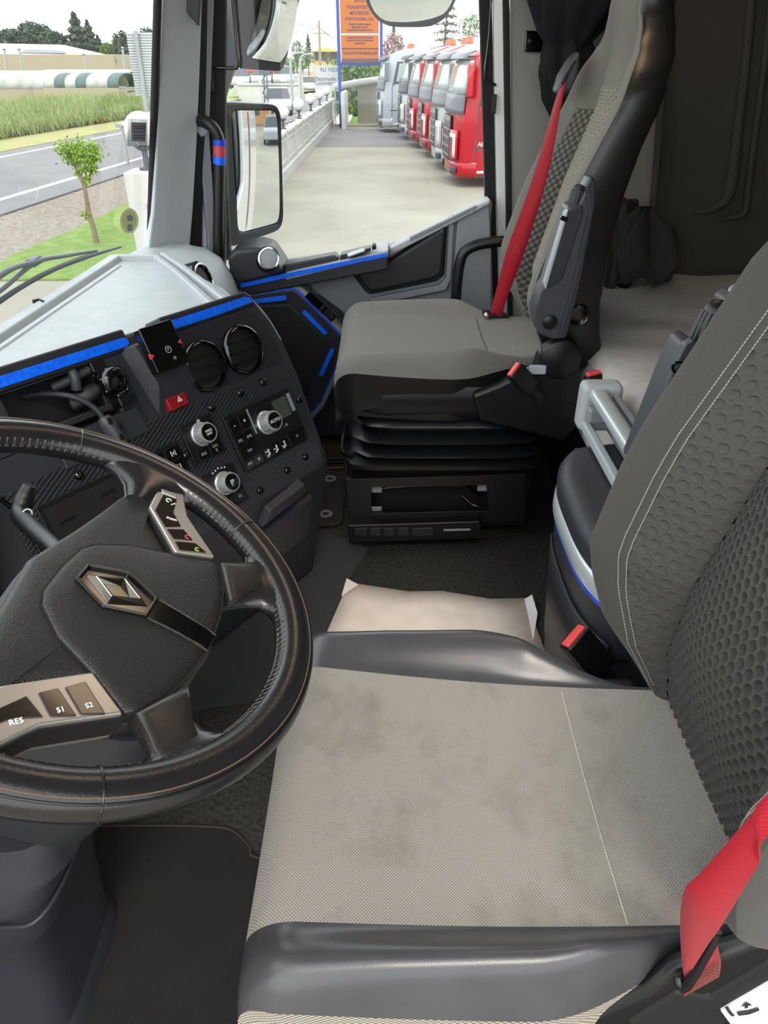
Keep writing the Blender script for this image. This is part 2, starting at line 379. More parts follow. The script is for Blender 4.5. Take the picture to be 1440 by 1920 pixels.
# ================================================================== the cab shell (setting)
def yz(u, v, x): p = at(u, v, x=x); return (p.y, p.z)
def SIDE(x): return Fr((x, 0, 0), (0, 1, 0), (0, 0, 1), (1, 0, 0))
def struct(o): o['kind'] = 'structure'; return o
struct(box('floor', (1.23, -.18, -.03), (2.42, 2.34, .06), M['floor'], bevel=0))
struct(box('ceiling', (1.25, -.42, 1.95), (2.50, 2.0, .05), M['felt'], bevel=0))
struct(box('wall_back', (1.23, -1.37, .95), (2.42, .05, 1.95), M['felt_dark'], bevel=0))
struct(box('wall_left', (.035, -1.0, .95), (.05, .72, 1.95), M['felt'], bevel=0))
struct(box('wall_front', (1.23, .90, .30), (2.42, .05, .60), M['black_matte'], bevel=0))
# right side wall of the sleeper with a moulded recess
wr = struct(prism('wall_right', SIDE(2.40), [(-.352, 1.30), (-.40, .78), (-.44, 0), (-1.36, 0), (-1.36, 1.93), (-.30, 1.93)], 0, .05, M['felt'], bevel=.004))
pan = prism('sleeper_panel', SIDE(2.385), [yz(1262, -60, 2.38), yz(1240, 250, 2.38), yz(1225, 400, 2.38), yz(1215, 520, 2.38), (-1.34, .40), (-1.34, 1.9), (-.75, 1.9)], 0, .014, M['felt_dark'], wr, bevel=.006)
rid = [at(1432, -260, x=2.375), at(1400, 100, x=2.375), at(1385, 230, x=2.375), at(1370, 350, x=2.375), at(1350, 385, x=2.375), at(1300, 402, x=2.38)]
tube('panel_bead', rid, [.012, .013, .014, .02, .012, .004], M['felt_dark'], wr, segs=10)
tube('panel_bead', [p+Vector((.004, -.055, -.0)) for p in rid[:4]]+[at(1395, 400, x=2.375), at(1345, 412, x=2.38)], [.01, .01, .01, .011, .01, .004], M['felt_dark'], wr, segs=10)
tube('edge_seam', [at(1258, -40, x=2.372), at(1243, 140, x=2.372), at(1236, 260, x=2.372), at(1222, 420, x=2.372), at(1216, 500, x=2.372)], .012, M['felt_dark'], wr, segs=8)
ar = Fr(at(997, 78, x=2.395), (0, -1, -.03), (0, .03, 1), (-1, 0, 0))
box('lamp_socket', (0.012, 0, .006), (.066, .05, .014), M['gloss'], wr, fr=ar, bevel=.003)
lathe('socket_button', ar.at(-.006, 0, .012), [(.009, 0), (.009, .004), (.006, .007), (.0, .008)], M['black'], wr, segs=16)
# rear door post: white painted flange, black frame, gasket
def edge_line(dy, x, zs=(1.9, 1.6, 1.3, 1.0, .8, .6, .34, .05)): return [Vector((x, -.278-(1.3-z)*.107+dy, z)) for z in zs]
def strip(name, dy0, dy1, x, m, th=.02, parent=None):
    a, b = edge_line(dy0, x), edge_line(dy1, x)
    rings = [[p, q, q+Vector((th, 0, 0)), p+Vector((th, 0, 0))] for p, q in zip(a, b)]
    return loft(name, rings, m, parent, bevel=.003)
post = struct(strip('trim_1', -.022, -.050, 2.405, M['cab_white'], .03))
strip('gasket', -.050, -.066, 2.392, M['black_matte'], .02, post)
# window frame of the passenger door (black), header, front seal
wf = struct(strip('window_2', .014, -.020, 2.41, M['black_matte'], .03))
wf['kind'] = 'structure'
fa = [at(418, y_, x=2.41) for y_ in (-470, -60, 0, 130, 250, 400, 500)]
loft('window_frame', [[p+Vector((0, .045-.0*i, 0)), p+Vector((0, -.006, 0)), p+Vector((.03, -.006, 0)), p+Vector((.03, .045, 0))] for i, p in enumerate(fa)], M['black_matte'], wf, bevel=.003)
box('window_header', (2.425, .06, 1.70), (.03, .80, .34), M['black_matte'], wf, bevel=.003)
grid('window_pane', [[(2.425, y_, z_) for z_ in (.50, 1.55)] for y_ in (.56, -.40)], M['glass'], wf, smoothed=False)
# sash runner wire at the rear of the pane and small catches
tube('runner_wire', [at(922, -40, x=2.40), at(917, 60, x=2.40), at(909, 140, x=2.40), at(917, 152, x=2.40), at(930, 160, x=2.40)], .0035, M['gloss'], wf, segs=8, spline=4)
box('catch', tuple(at(926, 195, x=2.395)), (.012, .013, .05), M['black'], wf, bevel=.002)
tube('runner_wire', [at(433, -40, x=2.40), at(443, 80, x=2.40), at(446, 122, x=2.40), at(436, 128, x=2.40), at(400, 126, x=2.40)], .0045, M['gloss'], wf, segs=8, spline=4)
box('catch', tuple(at(394, 150, x=2.39)), (.014, .02, .06), M['black'], wf, bevel=.003)
# A pillar trim
ap = struct(thing('trim_2', None, None, (2.25, .6, .68)))
def apil(pts, x0, x1, m, name, parent=None, bevel=.008):
    rings = []
    for (ul, ur, v) in pts:
        a, b = at(ul, v, x=x0), at(ur, v, x=x1)
        rings.append([a, b, b+Vector((.04, .02, 0)), a+Vector((.05, .03, 0))])
    return loft(name, rings, m, parent, bevel=bevel)
apil([(318, 398, -480), (306, 384, -70), (304, 380, 0), (300, 376, 120), (294, 370, 260), (287, 362, 400), (278, 356, 470), (262, 352, 510)], 2.20, 2.31, M['lgrey'], 'pillar_cover', ap)
apil([(396, 409, -480), (379, 392, -70), (378, 391, 0), (372, 386, 200), (360, 380, 400), (355, 378, 520)], 2.33, 2.35, M['black_matte'], 'pillar_gap', ap, .003)
apil([(406, 420, -480), (389, 404, -70), (388, 402, 0), (381, 396, 150), (377, 392, 250), (379, 398, 330), (390, 404, 440), (392, 404, 520)], 2.345, 2.36, M['grey'], 'door_seal', ap, .004)
apil([(366, 392, 300), (367, 390, 360), (366, 394, 420), (362, 398, 480), (360, 400, 520)], 2.355, 2.365, M['lgrey'], 'seal_flange', ap, .003)
prism('pillar_notch', SIDE(2.265), [yz(334, -6, 2.265), yz(381, -6, 2.30), yz(377, 50, 2.30), yz(352, 26, 2.265)], 0, .02, M['char2'], ap, bevel=.003)
# windscreen
def wsy(x, z): return .735 + (2.2-x)*.13 - (z-.68)*.24
xs = np.linspace(2.24, .05, 12); zs = np.linspace(.60, 1.90, 6)
ws = struct(thing('window_1', None, None, (1.2, .8, .6)))
grid('windscreen_pane', [[(x, wsy(x, z), z) for z in zs] for x in xs], M['glass'], ws)
tube('windscreen_seal', [(2.245-(z-.68)*.115, wsy(2.24, z)-.02, z) for z in np.linspace(.62, 1.9, 6)], .011, M['black_matte'], ws, segs=8)
prism('windscreen_band', Fr((0, 0, 0), (1, 0, 0), (0, 0, 1), (0, -1, 0)), [(.0, 1.74), (2.3, 1.74), (2.3, 1.96), (0, 1.96)], -.50, -.46, M['felt'], ws, bevel=.004)
box('pillar_driver', (.02, .66, 1.2), (.08, .12, 1.5), M['grey'], ws, bevel=.02)
# sticker stuck to the inside of the windscreen and the round inspection sticker
def on_ws(u, v):
    lo, hi = .3, 3.0
    for _ in range(40):
        md = (lo+hi)/2; p = at(u, v, x=md)
        if p.y < wsy(md, p.z)-.006: lo = md
        else: hi = md
    return at(u, v, x=lo)
def decal(name, us, m, parent, off=0.0):
    ps = [on_ws(*q)+Vector((-.0, -.002-off, 0)) for q in us]; n = len(ps)
    vs = ps+[p+Vector((0, -.001, 0)) for p in ps]
    return mesh(name, vs, [tuple(range(n)), tuple(range(2*n-1, n-1, -1))]+[(i, (i+1) % n, n+(i+1) % n, n+i) for i in range(n)], m, parent, smoothed=False)
st = thing('permit_sticker', 'square transparent permit sticker with grey printed panel on windscreen corner', 'sticker', on_ws(256, 250))
M['film'] = glass_mat('sticker_film', (.78, .82, .82, 1), .3)
decal('sticker_film', [(238, 222), (276, 224), (275, 277), (237, 274)], M['film'], st)
M['st_grey'] = mat('sticker_grey', (120, 116, 126), .6); M['st_yel'] = mat('sticker_pale_yellow', (214, 214, 162), .6)
decal('printed_panel', [(243, 229), (271, 230), (269.5, 266), (243, 265)], M['st_grey'], st, .002)
for k, (a, b) in enumerate(((236, 262), (240, 258), (246, 264), (253, 262), (258, 266))):
    decal('print_line', [(247, a), (267, a+.6), (267, a+2.2), (247, a+1.6)], M['dark_print'], st, .0035)
st = thing('round_inspection_sticker', 'round pale yellow sticker low on the windscreen beside the pillar', 'sticker', on_ws(240, 413))
decal('sticker_disc', [(240+18*math.cos(t), 414+24*math.sin(t)) for t in np.linspace(0, 6.283, 25)[:-1]], M['st_yel'], st)
decal('sticker_ring_print', [(240+13*math.cos(t), 414+18*math.sin(t)) for t in np.linspace(0, 6.283, 21)[:-1]], mat('sticker_pale_green', (176, 190, 128), .6), st, .002)
decal('printed_mark', [(236, 421), (244, 421), (244, 433), (236, 433)], M['st_grey'], st, .0035)
decal('printed_mark', [(234, 408), (240, 402), (246, 408), (244, 414), (237, 414)], M['st_grey'], st, .0035)
# ------------------------------------------------------------------ front grab handle on the pillar, with coloured tape rings
gh = thing('grab_bar', 'black curved grab handle on the pillar with red and blue tape rings', 'handle', at(408, 480, x=2.30))
hp = [at(366, 226, x=2.34), at(378, 226, x=2.315), at(398, 238, x=2.30), at(410, 262, x=2.30), at(411, 300, x=2.30), at(410, 390, x=2.30), at(409, 500, x=2.30)]
tube('handle_bar', hp, .0165, M['black'], gh, segs=16)
lathe('mount_cup', Fr(at(367, 232, x=2.345), (0, .2, 1), (0, 1, 0), (-1, -.2, 0)), [(.034, 0), (.034, .006), (.024, .012), (.018, .014)], M['lgrey'], gh, segs=20)
for v0, v1, m in ((262, 273, 'blue_line'), (273, 293, 'hazard'), (293, 308, 'blue')):
    cu = [at(411, v0, x=2.30), at(411.4, (v0+v1)/2, x=2.30), at(411, v1, x=2.30)]
    tube('tape_ring', cu, .0182, M[m] if m != 'hazard' else mat('red_tape', (190, 66, 74), .45), gh, segs=16, spline=2)
# ------------------------------------------------------------------ passenger door
dr = thing('passenger_door', 'grey passenger door panel with dark pocket, ledge and blue tape strip', 'door', (2.38, .1, .05))
prism('door_skin', SIDE(2.355), [yz(440, 505, 2.355), yz(725, 458, 2.40), yz(920, 372, 2.40), (-.335, .72), (-.38, .34), (-.41, .02), (.62, .02), (.62, .55)], 0, .05, M['grey'], dr, bevel=.006)
# sill cap with slot
cap = prism('sill_cap', SIDE(2.325), [yz(729, 462, 2.36), yz(918, 370, 2.36), yz(919, 384, 2.325), yz(730, 481, 2.325)], -.0, .08, M['lgrey'], dr, bevel=.006)
prism('sill_slot', SIDE(2.321), [yz(768, 444, 2.33), yz(892, 384, 2.33), yz(893, 389, 2.325), yz(769, 451, 2.325)], 0, .02, M['grey'], dr, bevel=.001)
# ledge that slopes towards the front
led = [yz(448, 506, 2.40), yz(728, 452, 2.40), yz(729, 473, 2.25), yz(600, 506, 2.25), yz(450, 535, 2.25)]
prism('ledge', SIDE(2.25), [yz(535, 512, 2.25), yz(728, 469, 2.25), yz(729, 480, 2.25), yz(535, 526, 2.25)], 0, .15, M['lgrey'], dr, bevel=.005)
prism('ledge_face', SIDE(2.252), [yz(446, 532, 2.25), yz(727, 473, 2.25), yz(729, 505, 2.25), yz(714, 509, 2.25), yz(560, 538, 2.25), yz(458, 556, 2.25)], 0, .12, M['char2'], dr, bevel=.006)
prism('blue_tape', SIDE(2.2475), [yz(450, 531, 2.25), yz(600, 499, 2.25), yz(726, 474, 2.25), yz(727, 481, 2.25), yz(600, 507.5, 2.25), yz(452, 539.5, 2.25)], 0, .006, M['blue'], dr, bevel=.0008)
frustum('pocket', SIDE(2.345), [yz(650, 507, 2.345), yz(733, 483, 2.345), yz(842, 412, 2.345), yz(836, 520, 2.345), yz(820, 532, 2.345), yz(692, 557, 2.345), yz(682, 550, 2.345)],
        [yz(668, 512, 2.315), yz(733, 490, 2.315), yz(834, 428, 2.315), yz(826, 512, 2.315), yz(812, 522, 2.315), yz(698, 546, 2.315), yz(690, 541, 2.315)], .02, -.030, M['char2'], dr, bevel=.006)
prism('pocket_rib', SIDE(2.335), [yz(842, 408, 2.335), yz(853, 402, 2.335), yz(846, 524, 2.335), yz(836, 545, 2.335), yz(700, 572, 2.335), yz(692, 560, 2.335), yz(824, 535, 2.335), yz(836, 522, 2.335)], 0, .03, M['grey'], dr, bevel=.004)
prism('rear_panel', SIDE(2.335), [yz(858, 404, 2.335), yz(918, 380, 2.335), yz(922, 470, 2.335), yz(922, 600, 2.335), yz(846, 600, 2.335), yz(850, 520, 2.335)], 0, .03, M['grey'], dr, bevel=.006)
tube('pull_handle', [at(945, 452, x=2.27), at(925, 454, x=2.27), at(893, 460, x=2.27), at(870, 474, x=2.27), at(861, 500, x=2.27), at(856, 545, x=2.27), at(853, 590, x=2.27)], .0165, M['black'], dr, segs=14)
# dark housing with round vent at the front of the ledge
hs = prism('vent_housing', SIDE(2.24), [yz(425, 482, 2.24), yz(440, 470, 2.24), yz(480, 464, 2.24), yz(505, 470, 2.24), yz(533, 512, 2.24), yz(500, 523, 2.24), yz(447, 535, 2.24), yz(432, 520, 2.24)], 0, .17, M['char'], dr, bevel=.014, bseg=3)
vf = Fr(at(503, 485, x=2.23), (0, -1, .25), (.35, .2, 1), (-1, -.45, .35))
lathe('vent_ring', vf.at(0, 0, -.005), [(.036, -.03), (.037, 0), (.0355, .005), (.031, .0065), (.029, .002), (.029, -.004)], M['gloss'], dr, segs=36, caps=False)
lathe('vent_chrome', vf.at(0, 0, .001), [(.0315, 0), (.0325, .003), (.0285, .004), (.027, .001)], M['chrome'], dr, segs=36, caps=False)
lathe('vent_disc', vf, [(.029, -.004), (.028, .001), (.014, .0035), (.0, .004)], M['grey'], dr, segs=30)
lathe('vent_disc_groove', vf.at(0, 0, .002), [(.019, 0), (.019, .0022), (.018, .0022), (.018, 0)], M['lgrey'], dr, segs=24, caps=False)
prism('grip_block', SIDE(2.262), [yz(532, 497, 2.262), yz(628, 478, 2.262), yz(635, 486, 2.262), yz(634, 497, 2.262), yz(535, 518, 2.262)], -.0, .06, M['char'], dr, bevel=.006)
prism('lever_well', SIDE(2.258), [yz(636, 486, 2.258), yz(640, 478, 2.258), yz(694, 465, 2.258), yz(696, 470, 2.258), yz(640, 492, 2.258)], 0, .05, M['char2'], dr, bevel=.002)
lv = Fr(at(668, 474, x=2.245), (0, -1, .35), (-1, 0, .3), None)
box('door_lever', (0, 0, 0), (.058, .026, .012), M['alu'], dr, fr=lv, bevel=.004)
prism('side_socket', SIDE(2.262), [yz(697, 461, 2.262), yz(704, 459, 2.262), yz(706, 466, 2.262), yz(698, 469, 2.262)], -.006, .03, M['black_matte'], dr, bevel=.001)
# ------------------------------------------------------------------ six-sided black storage panel low beside the dashboard, with blue tape
hx = thing('footwell_side_panel', 'black six-sided carbon panel with three blue tape strips beside passenger footwell', 'panel', at(560, 760, x=2.30))
HX = [(446, 556), (470, 549), (547, 540), (560, 545), (644, 632), (648, 650), (603, 752), (585, 775), (440, 700)]
prism('panel_rim', SIDE(2.262), [yz(*q, 2.262) for q in [(440, 548), (470, 541), (550, 532), (566, 538), (654, 628), (657, 655), (608, 765), (585, 790), (430, 710)]], 0, .10, M['grey'], hx, bevel=.012)
prism('blue_edging', SIDE(2.257), [yz(*q, 2.257) for q in HX], 0, .04, M['blue_line'], hx, bevel=.003)
h2 = offset_poly([yz(*q, 2.253) for q in HX], .007)
prism('carbon_face', SIDE(2.252), h2, 0, .04, M['carbon'], hx, bevel=.002)
h3 = offset_poly([yz(*q, 2.25) for q in [(440, 575), (538, 570), (545, 573), (617, 640), (619, 646), (575, 735), (560, 750), (440, 690)]], .001)
prism('inner_frame', SIDE(2.2495), h3, 0, .02, M['char2'], hx, bevel=.002)
prism('inner_panel', SIDE(2.248), offset_poly(h3, .005), 0, .02, M['black_matte'], hx, bevel=.002)
for (p, q) in (((472, 566), (537, 558)), ((569, 584), (612, 626)), ((624, 655), (601, 704))):
    a, b = at(*p, x=2.247), at(*q, x=2.247); d = (b-a); f = Fr((a+b)/2, d, (0, -d.z, d.y))
    prism('blue_tape', f, rrect(-d.length/2, -.0065, d.length/2, .0065, .003, 3), -.004, .004, M['blue'], hx, bevel=.0006)
prism('panel_back', SIDE(2.30), [(.58, .02), (.05, .02), (.05, .30), (.14, .46), (.30, .58), (.58, .55)], 0, .08, M['char'], hx, bevel=.01)
sw = Fr(at(602, 574, x=2.255), (at(631, 600, x=2.255)-at(577, 548, x=2.255)), (-1, 0, 0))
box('switch_plate', (0, 0, 0), (.115, .012, .028), M['gloss'], hx, fr=sw, bevel=.002)
box('switch_rocker', (.036, .006, 0), (.034, .008, .022), M['black'], hx, fr=sw, bevel=.002)
box('switch_rocker', (.006, .002, 0), (.012, .010, .024), M['black_matte'], hx, fr=sw, bevel=.002)
# ================================================================== dashboard and centre console (angled towards the driver)
R0 = at(465, 565, z=.72); A0 = at(0, 715, z=.72); e1 = (R0-A0).normalized(); hh = Vector((e1.y, -e1.x, 0))
PH = math.radians(25); e2 = hh*math.sin(PH)-Vector((0, 0, math.cos(PH)))
CF = Fr(R0, e1, -e2, hh*math.cos(PH)+Vector((0, 0, math.sin(PH))))
def c(a, b): return (a/1000., -b/1000.)
def crect(a0, b0, a1, b1, r=3): return rrect(a0/1000., -b1/1000., a1/1000., -b0/1000., r/1000., 3)
db = thing('dashboard', 'charcoal centre dashboard with air vents, knobs, blue tape and pale grey tray top', 'dashboard', (1.3, .5, .02))
prism('console_face', CF, [c(-390, -12), c(2, -12), c(24, 8), c(44, 52), c(55, 100), c(61, 184), c(52, 388), c(-390, 388)], -.09, 0, M['char'], db, bevel=.010, bseg=3)
prism('console_lower_face', CF, [c(-900, 115), c(-389, 115), c(-389, 388), c(-900, 388)], -.09, -.001, M['char'], db, bevel=.004)
prism('console_left_face', CF, [c(-900, -12), c(-574, -12), c(-574, 116), c(-900, 116)], -.09, -.001, M['char'], db, bevel=.004)
box('shelf_back', (-.48, -.05, -.085), (.20, .14, .02), M['char2'], db, fr=CF, bevel=.002)
box('shelf_partition', (-.398, -.05, -.045), (.012, .12, .07), M['char2'], db, fr=CF, bevel=.002)
box('shelf_floor_ridge', (-.49, -.10, -.03), (.17, .012, .08), M['char2'], db, fr=CF, bevel=.003)
# vent bay: a shallow sunk field above the carbon sheet
prism('vent_bay', CF, [c(-206, 20), c(-8, 18), c(14, 40), c(30, 90), c(34, 146), c(-202, 146)], -.002, .0012, M['char2'], db, bevel=.001)
tube('edge_chrome_line', [CF(-.006, .011, .0005), CF(.016, -.006, .0005), CF(.037, -.05, .0005), CF(.049, -.10, .0)], .0014, M['grey'], db, segs=8)
for k, (a, b) in enumerate(((-180, 93), (-70, 90))):
    f = CF.at(*c(a, b), 0); f = Fr(f.o, f.x, f.y+f.z*.12, None)
    v = lathe('air_vent', f, [(.052, -.004), (.054, .004), (.051, .014), (.047, .016), (.044, .010), (.043, -.004)], M['gloss'], db, segs=40, caps=False)
    lathe('vent_core', f, [(.045, -.002), (.044, .004), (.028, .008), (.0, .009)], M['black_matte'], v, segs=32)
    lathe('vent_metal_ring', f.at(0, 0, .0115), [(.0455, 0), (.0475, .003), (.0495, .0025), (.0500, .0)], M['smoke_chrome'], v, segs=40, caps=False)
    for dy in (-.022, .0, .022):
        w = math.sqrt(.040**2-dy**2); box('vane', (0, dy, .011), (2*w, .0025, .008), M['black'], v, fr=f, bevel=.0006)
# top edge: black lip with blue reflective tape, in three lengths
prism('top_lip', CF, [c(-900, -22), c(-316, -22), c(-316, 18), c(-900, 18)], -.05, .006, M['char2'], db, bevel=.005)
prism('top_lip', CF, [c(-236, -22), c(-4, -22), c(10, -10), c(14, 12), c(-236, 14)], -.05, .006, M['char2'], db, bevel=.005)
for poly in ([c(-900, -8), c(-324, -6), c(-318, -1), c(-318, 7), c(-324, 11), c(-900, 11)], [c(-233, -8), c(-213, -8), c(-213, 7), c(-228, 8), c(-233, 3)], [c(-209, -9), c(-10, -10), c(2, -6), c(5, 5), c(-100, 8), c(-209, 8)]):
    prism('blue_tape', CF, poly, .004, .0085, M['blue'], db, bevel=.0008)
# raised parking brake module
frustum('module_surround', CF, [c(-343, 8), c(-212, 8), c(-202, 156), c(-322, 158)], [c(-318, 14), c(-226, 14), c(-228, 88), c(-306, 96)], -.004, .020, M['char'], db, bevel=.003)
bk = Fr(CF(*c(-273, 33), .021), CF.x, CF.y, CF.z)
mod = prism('parking_brake_module', bk, rrect(-.0375, -.043, .0375, .043, .003, 3), 0, .022, M['gloss'], db, bevel=.002)
lathe('brake_symbol', bk.at(.004, -.008, .0221), [(.0068, 0), (.0068, .0004), (.0056, .0004), (.0056, 0)], M['dim_print'], mod, segs=24, caps=False)
text('brake_letter', 'P', bk.at(.004, -.008, .0223), .009, M['dim_print'], mod)
text('brake_lamp_symbol', '(!)', bk.at(.010, -.026, .0223), .007, M['dim_print'], mod)
for a, b, s in ((-.0375, -.010, 1), (.0375, -.002, -1)):
    mesh('red_pointer', [bk(a-s*.001, b-.005, .0225), bk(a-s*.001, b+.005, .0225), bk(a+s*.008, b, .0225), bk(a-s*.001, b-.005, .017), bk(a-s*.001, b+.005, .017), bk(a+s*.008, b, .017)], [(0, 1, 2), (3, 5, 4), (0, 3, 4, 1), (1, 4, 5, 2), (2, 5, 3, 0)], M['red_print'], mod, smoothed=False)
# hazard switch
hz = frustum('hazard_switch', CF, crect(-302, 123, -251, 152), crect(-299, 125, -253, 149), -.002, .012, M['hazard'], db, bevel=.002)
tr = [(0, .0062), (-.0060, -.0045), (.0060, -.0045)]; tf = CF.at(*c(-271, 134), .0118)
prism('hazard_triangle', tf, tr, 0, .0006, M['white_print'], hz, bevel=0, hole=[(0, .0030), (-.0030, -.0026), (.0030, -.0026)], smoothed=False)
prism('hazard_triangle_dot', tf, [(0, .0012), (-.0012, -.0012), (.0012, -.0012)], 0, .0006, M['white_print'], hz, bevel=0, smoothed=False)
# panel under the shelf
prism('shelf_front', CF, [c(-534, 120), c(-414, 116), c(-360, 116), c(-356, 168), c(-534, 172)], -.01, .008, M['char'], db, bevel=.003)
prism('shelf_seam', CF, [c(-352, 22), c(-349, 22), c(-346, 168), c(-349, 168)], -.002, .001, M['char2'], db, bevel=0)
# ---------------------------------------------------------------- carbon sheet with its screws
cs = prism('carbon_sheet', CF, [c(-652, 170), c(-316, 150), c(22, 158), c(30, 180), c(32, 372), c(25, 398), c(-278, 406), c(-652, 408)], -.002, .004, M['carbon'], db, bevel=.001)
tube('sheet_edge', [CF(*c(-652, 170), .004), CF(*c(-640, 210), .004), CF(*c(-636, 300), .004)], .004, M['smoke_chrome'], cs, segs=8)
for a, b in ((-205, 174), (-122, 170), (-52, 169), (28, 237), (-20, 360), (-84, 366), (-175, 374), (-306, 238), (-519, 188)):
    s = lathe('trim_screw', CF.at(*c(a, b), .004), [(.0085, -.001), (.0085, .003), (.0065, .006), (.0, .007)], M['smoke_chrome'], cs, segs=18)
    lathe('screw_socket', CF.at(*c(a, b), .0104), [(.003, 0), (.003, .0008), (0, .0008)], M['black_matte'], s, segs=6)
# ---------------------------------------------------------------- climate control unit
cl = prism('climate_unit', CF, crect(-194, 200, 4, 326, 3), 0, .012, M['black'], db, bevel=.002)
UF = CF.at(0, 0, .012)
def key(a0, b0, a1, b1, parent=cl, h=.003): return prism('button', UF, crect(a0, b0, a1, b1, 1.2), -.001, h, M['gloss'], parent, bevel=.0006)
def glyph(s, a, b, size, parent, m='dim_print', h=.0034): return text('button_print', s, UF.at(*c(a, b), h), size/1000., M[m], parent)
def knob(a, b, r, h, parent, cap=None):
    f = UF.at(*c(a, b), 0)
    k = lathe('knob', f, [(r*1.12, 0), (r*1.12, .003), (r*1.02, .0045), (r*1.0, .009), (r*.94, h*.92), (r*.90, h), (r*.80, h+.0006), (r*.78, h-.001)], M['knob'], parent, segs=40)
    lathe('knob_cap', f.at(0, 0, h-.002), [(r*.79, 0), (r*.78, .0022), (r*.4, .003), (0, .003)], M['gloss'], k, segs=32)
    for i in range(12):
        t = 2*math.pi*i/12; box('grip_rib', (math.cos(t)*r*1.0, math.sin(t)*r*1.0, h*.5), (.0012, .0012, h*.6), M['knob'], k, fr=f, bevel=.0003)
    return k, f.at(0, 0, h+.0013)
k, f = knob(-93, 250, .023, .030, cl); text('knob_print', 'AUTO', f.spin(.0), .0105, M['white_print'], k)
prism('display', UF, crect(-58, 214, -14, 258, 1), 0, .0012, M['lcd'], cl, bevel=.0003)
prism('display_slot', UF, crect(-10, 212, 0, 254, 1), 0, .0014, M['grey'], cl, bevel=.0003)
prism('slider_groove', UF, crect(-131, 206, -127, 262, 1), 0, .001, M['grey'], cl, bevel=.0003)
for q, s in (((-190, 212, -163, 240), '-'), ((-160, 212, -135, 240), '+')):
    glyph(s, (q[0]+q[2])/2, (q[1]+q[3])/2, 14, key(*q), 'white_print')
for q, s in (((-190, 246, -166, 272), '[X]'), ((-164, 246, -140, 272), '(W)'), ((-190, 274, -140, 298), 'OO'), ((-190, 300, -166, 322), 'A/C'), ((-164, 300, -140, 322), '[8')):
    glyph(s, (q[0]+q[2])/2, (q[1]+q[3])/2, 8, key(*q))
for i in range(3):
    q = (-132+i*25, 298, -109+i*25, 322); kk = key(*q); x0 = (q[0]+q[2])/2; y0 = 310
    for dx, dy, w, h_, an in ((1, -6, 4, 4, 0), (1, 0, 3, 9, .2), (-3, 5, 8, 3, .5), (-6, -4+i*3, 6, 2, -.4)):
        box('button_print', (0, 0, 0), (w/1000., h_/1000., .0005), M['white_print'], kk, fr=UF.at(*c(x0+dx, y0+dy), .0032).spin(an), bevel=0)
glyph('=', -28, 307, 14, key(-54, 292, -2, 322))
glyph('*', -122, 250, 16, cl, 'dim_print', .0004)
glyph('---N', -46, 274, 9, cl, 'dim_print', .0004)
# ---------------------------------------------------------------- the two rotary switch units, rocker unit and radio slot
for (a0, b0, a1, b1), (ka, kb), cap, s1, s2 in (((-299, 182, -218, 264), (-258, 213), 'SPEED\nLIMIT', 'D:S', 'OO\nC'), ((-292, 291, -215, 374), (-255, 322), '[P', 'V', 'LL')):
    u = prism('rotary_switch_unit', CF, crect(a0, b0, a1, b1, 2), 0, .012, M['black'], db, bevel=.0015)
    k, f = knob(ka, kb, .0215, .027, u); text('knob_print', cap, f, .0062 if len(cap) > 3 else .012, M['white_print'], k)
    for q, s in (((a0+12, b1-24, a0+40, b1-4), s1), ((a0+44, b1-24, a0+72, b1-4), s2)):
        glyph(s, (q[0]+q[2])/2, (q[1]+q[3])/2, 9, key(*q, parent=u))
    if kb > 300:
        for i in range(5): box('scale_mark', (0, 0, 0), (.003, .003, .0005), M['white_print'], u, fr=UF.at(*c(ka-16+i*8, kb-29-2*(2-abs(i-2))), .0003), bevel=0)
    else: box('index_mark', (0, 0, 0), (.005, .006, .004), M['dim_print'], u, fr=UF.at(*c(ka+5, kb-26), .002), bevel=.0005)
u = prism('rocker_switch_unit', CF, crect(-392, 204, -314, 266, 2), 0, .012, M['black'], db, bevel=.0015)
glyph('|:|', -374, 235, 14, key(-389, 210, -357, 262, parent=u), 'white_print')
kk = key(-353, 210, -319, 235, parent=u); glyph('[x]', -336, 222, 11, kk, 'white_print')
kk = key(-353, 237, -319, 262, parent=u); glyph('[.]', -336, 250, 11, kk, 'white_print')
ra = prism('radio_bezel', CF, crect(-612, 206, -440, 300, 2), .003, .008, M['black'], db, bevel=.002)
prism('radio_slot', CF, crect(-602, 216, -450, 292, 2), .006, .0086, M['black_matte'], ra, bevel=.0006)
box('radio_ridge', (-.575, -.246, .010), (.03, .006, .004), M['black'], ra, fr=CF, bevel=.001)
box('radio_ridge', (-.488, -.235, .010), (.03, .006, .004), M['black'], ra, fr=CF, bevel=.001)
# ---------------------------------------------------------------- lower console, falling back to the floor, with storage pocket
def prof(a, ins=0):
    pts = [(.150, .395), (.176-ins, .365), (.165-ins, .30), (.108-ins, .02), (-.12, .02), (-.12, .395)]
    return [R0+e1*a+hh*k+Vector((0, 0, z-.72)) for k, z in pts]
loft('console_lower', [prof(a, i) for a, i in ((-.90, 0), (-.6, 0), (-.2, 0), (.02, 0), (.040, .004), (.050, .02))], M['char'], db, bevel=.006)
LF = Fr(R0+e1*-.14+hh*.158+Vector((0, 0, .29-.72)), e1, Vector((0, 0, .28))+hh*.057, None)
if LF.z.dot(hh) < 0: LF = Fr(LF.o, LF.x, LF.y, -LF.z)
pk = frustum('storage_pocket', LF, [(-.085, -.115), (.125, -.10), (.125, .02), (-.085, .0)], [(-.075, -.125), (.115, -.11), (.115, .012), (-.075, -.008)], -.02, .018, M['char'], db, bevel=.004)
prism('pocket_mouth', LF, [(-.062, -.004), (.10, .016), (.10, .046), (-.062, .03)], -.03, .004, M['black_matte'], db, bevel=.002)
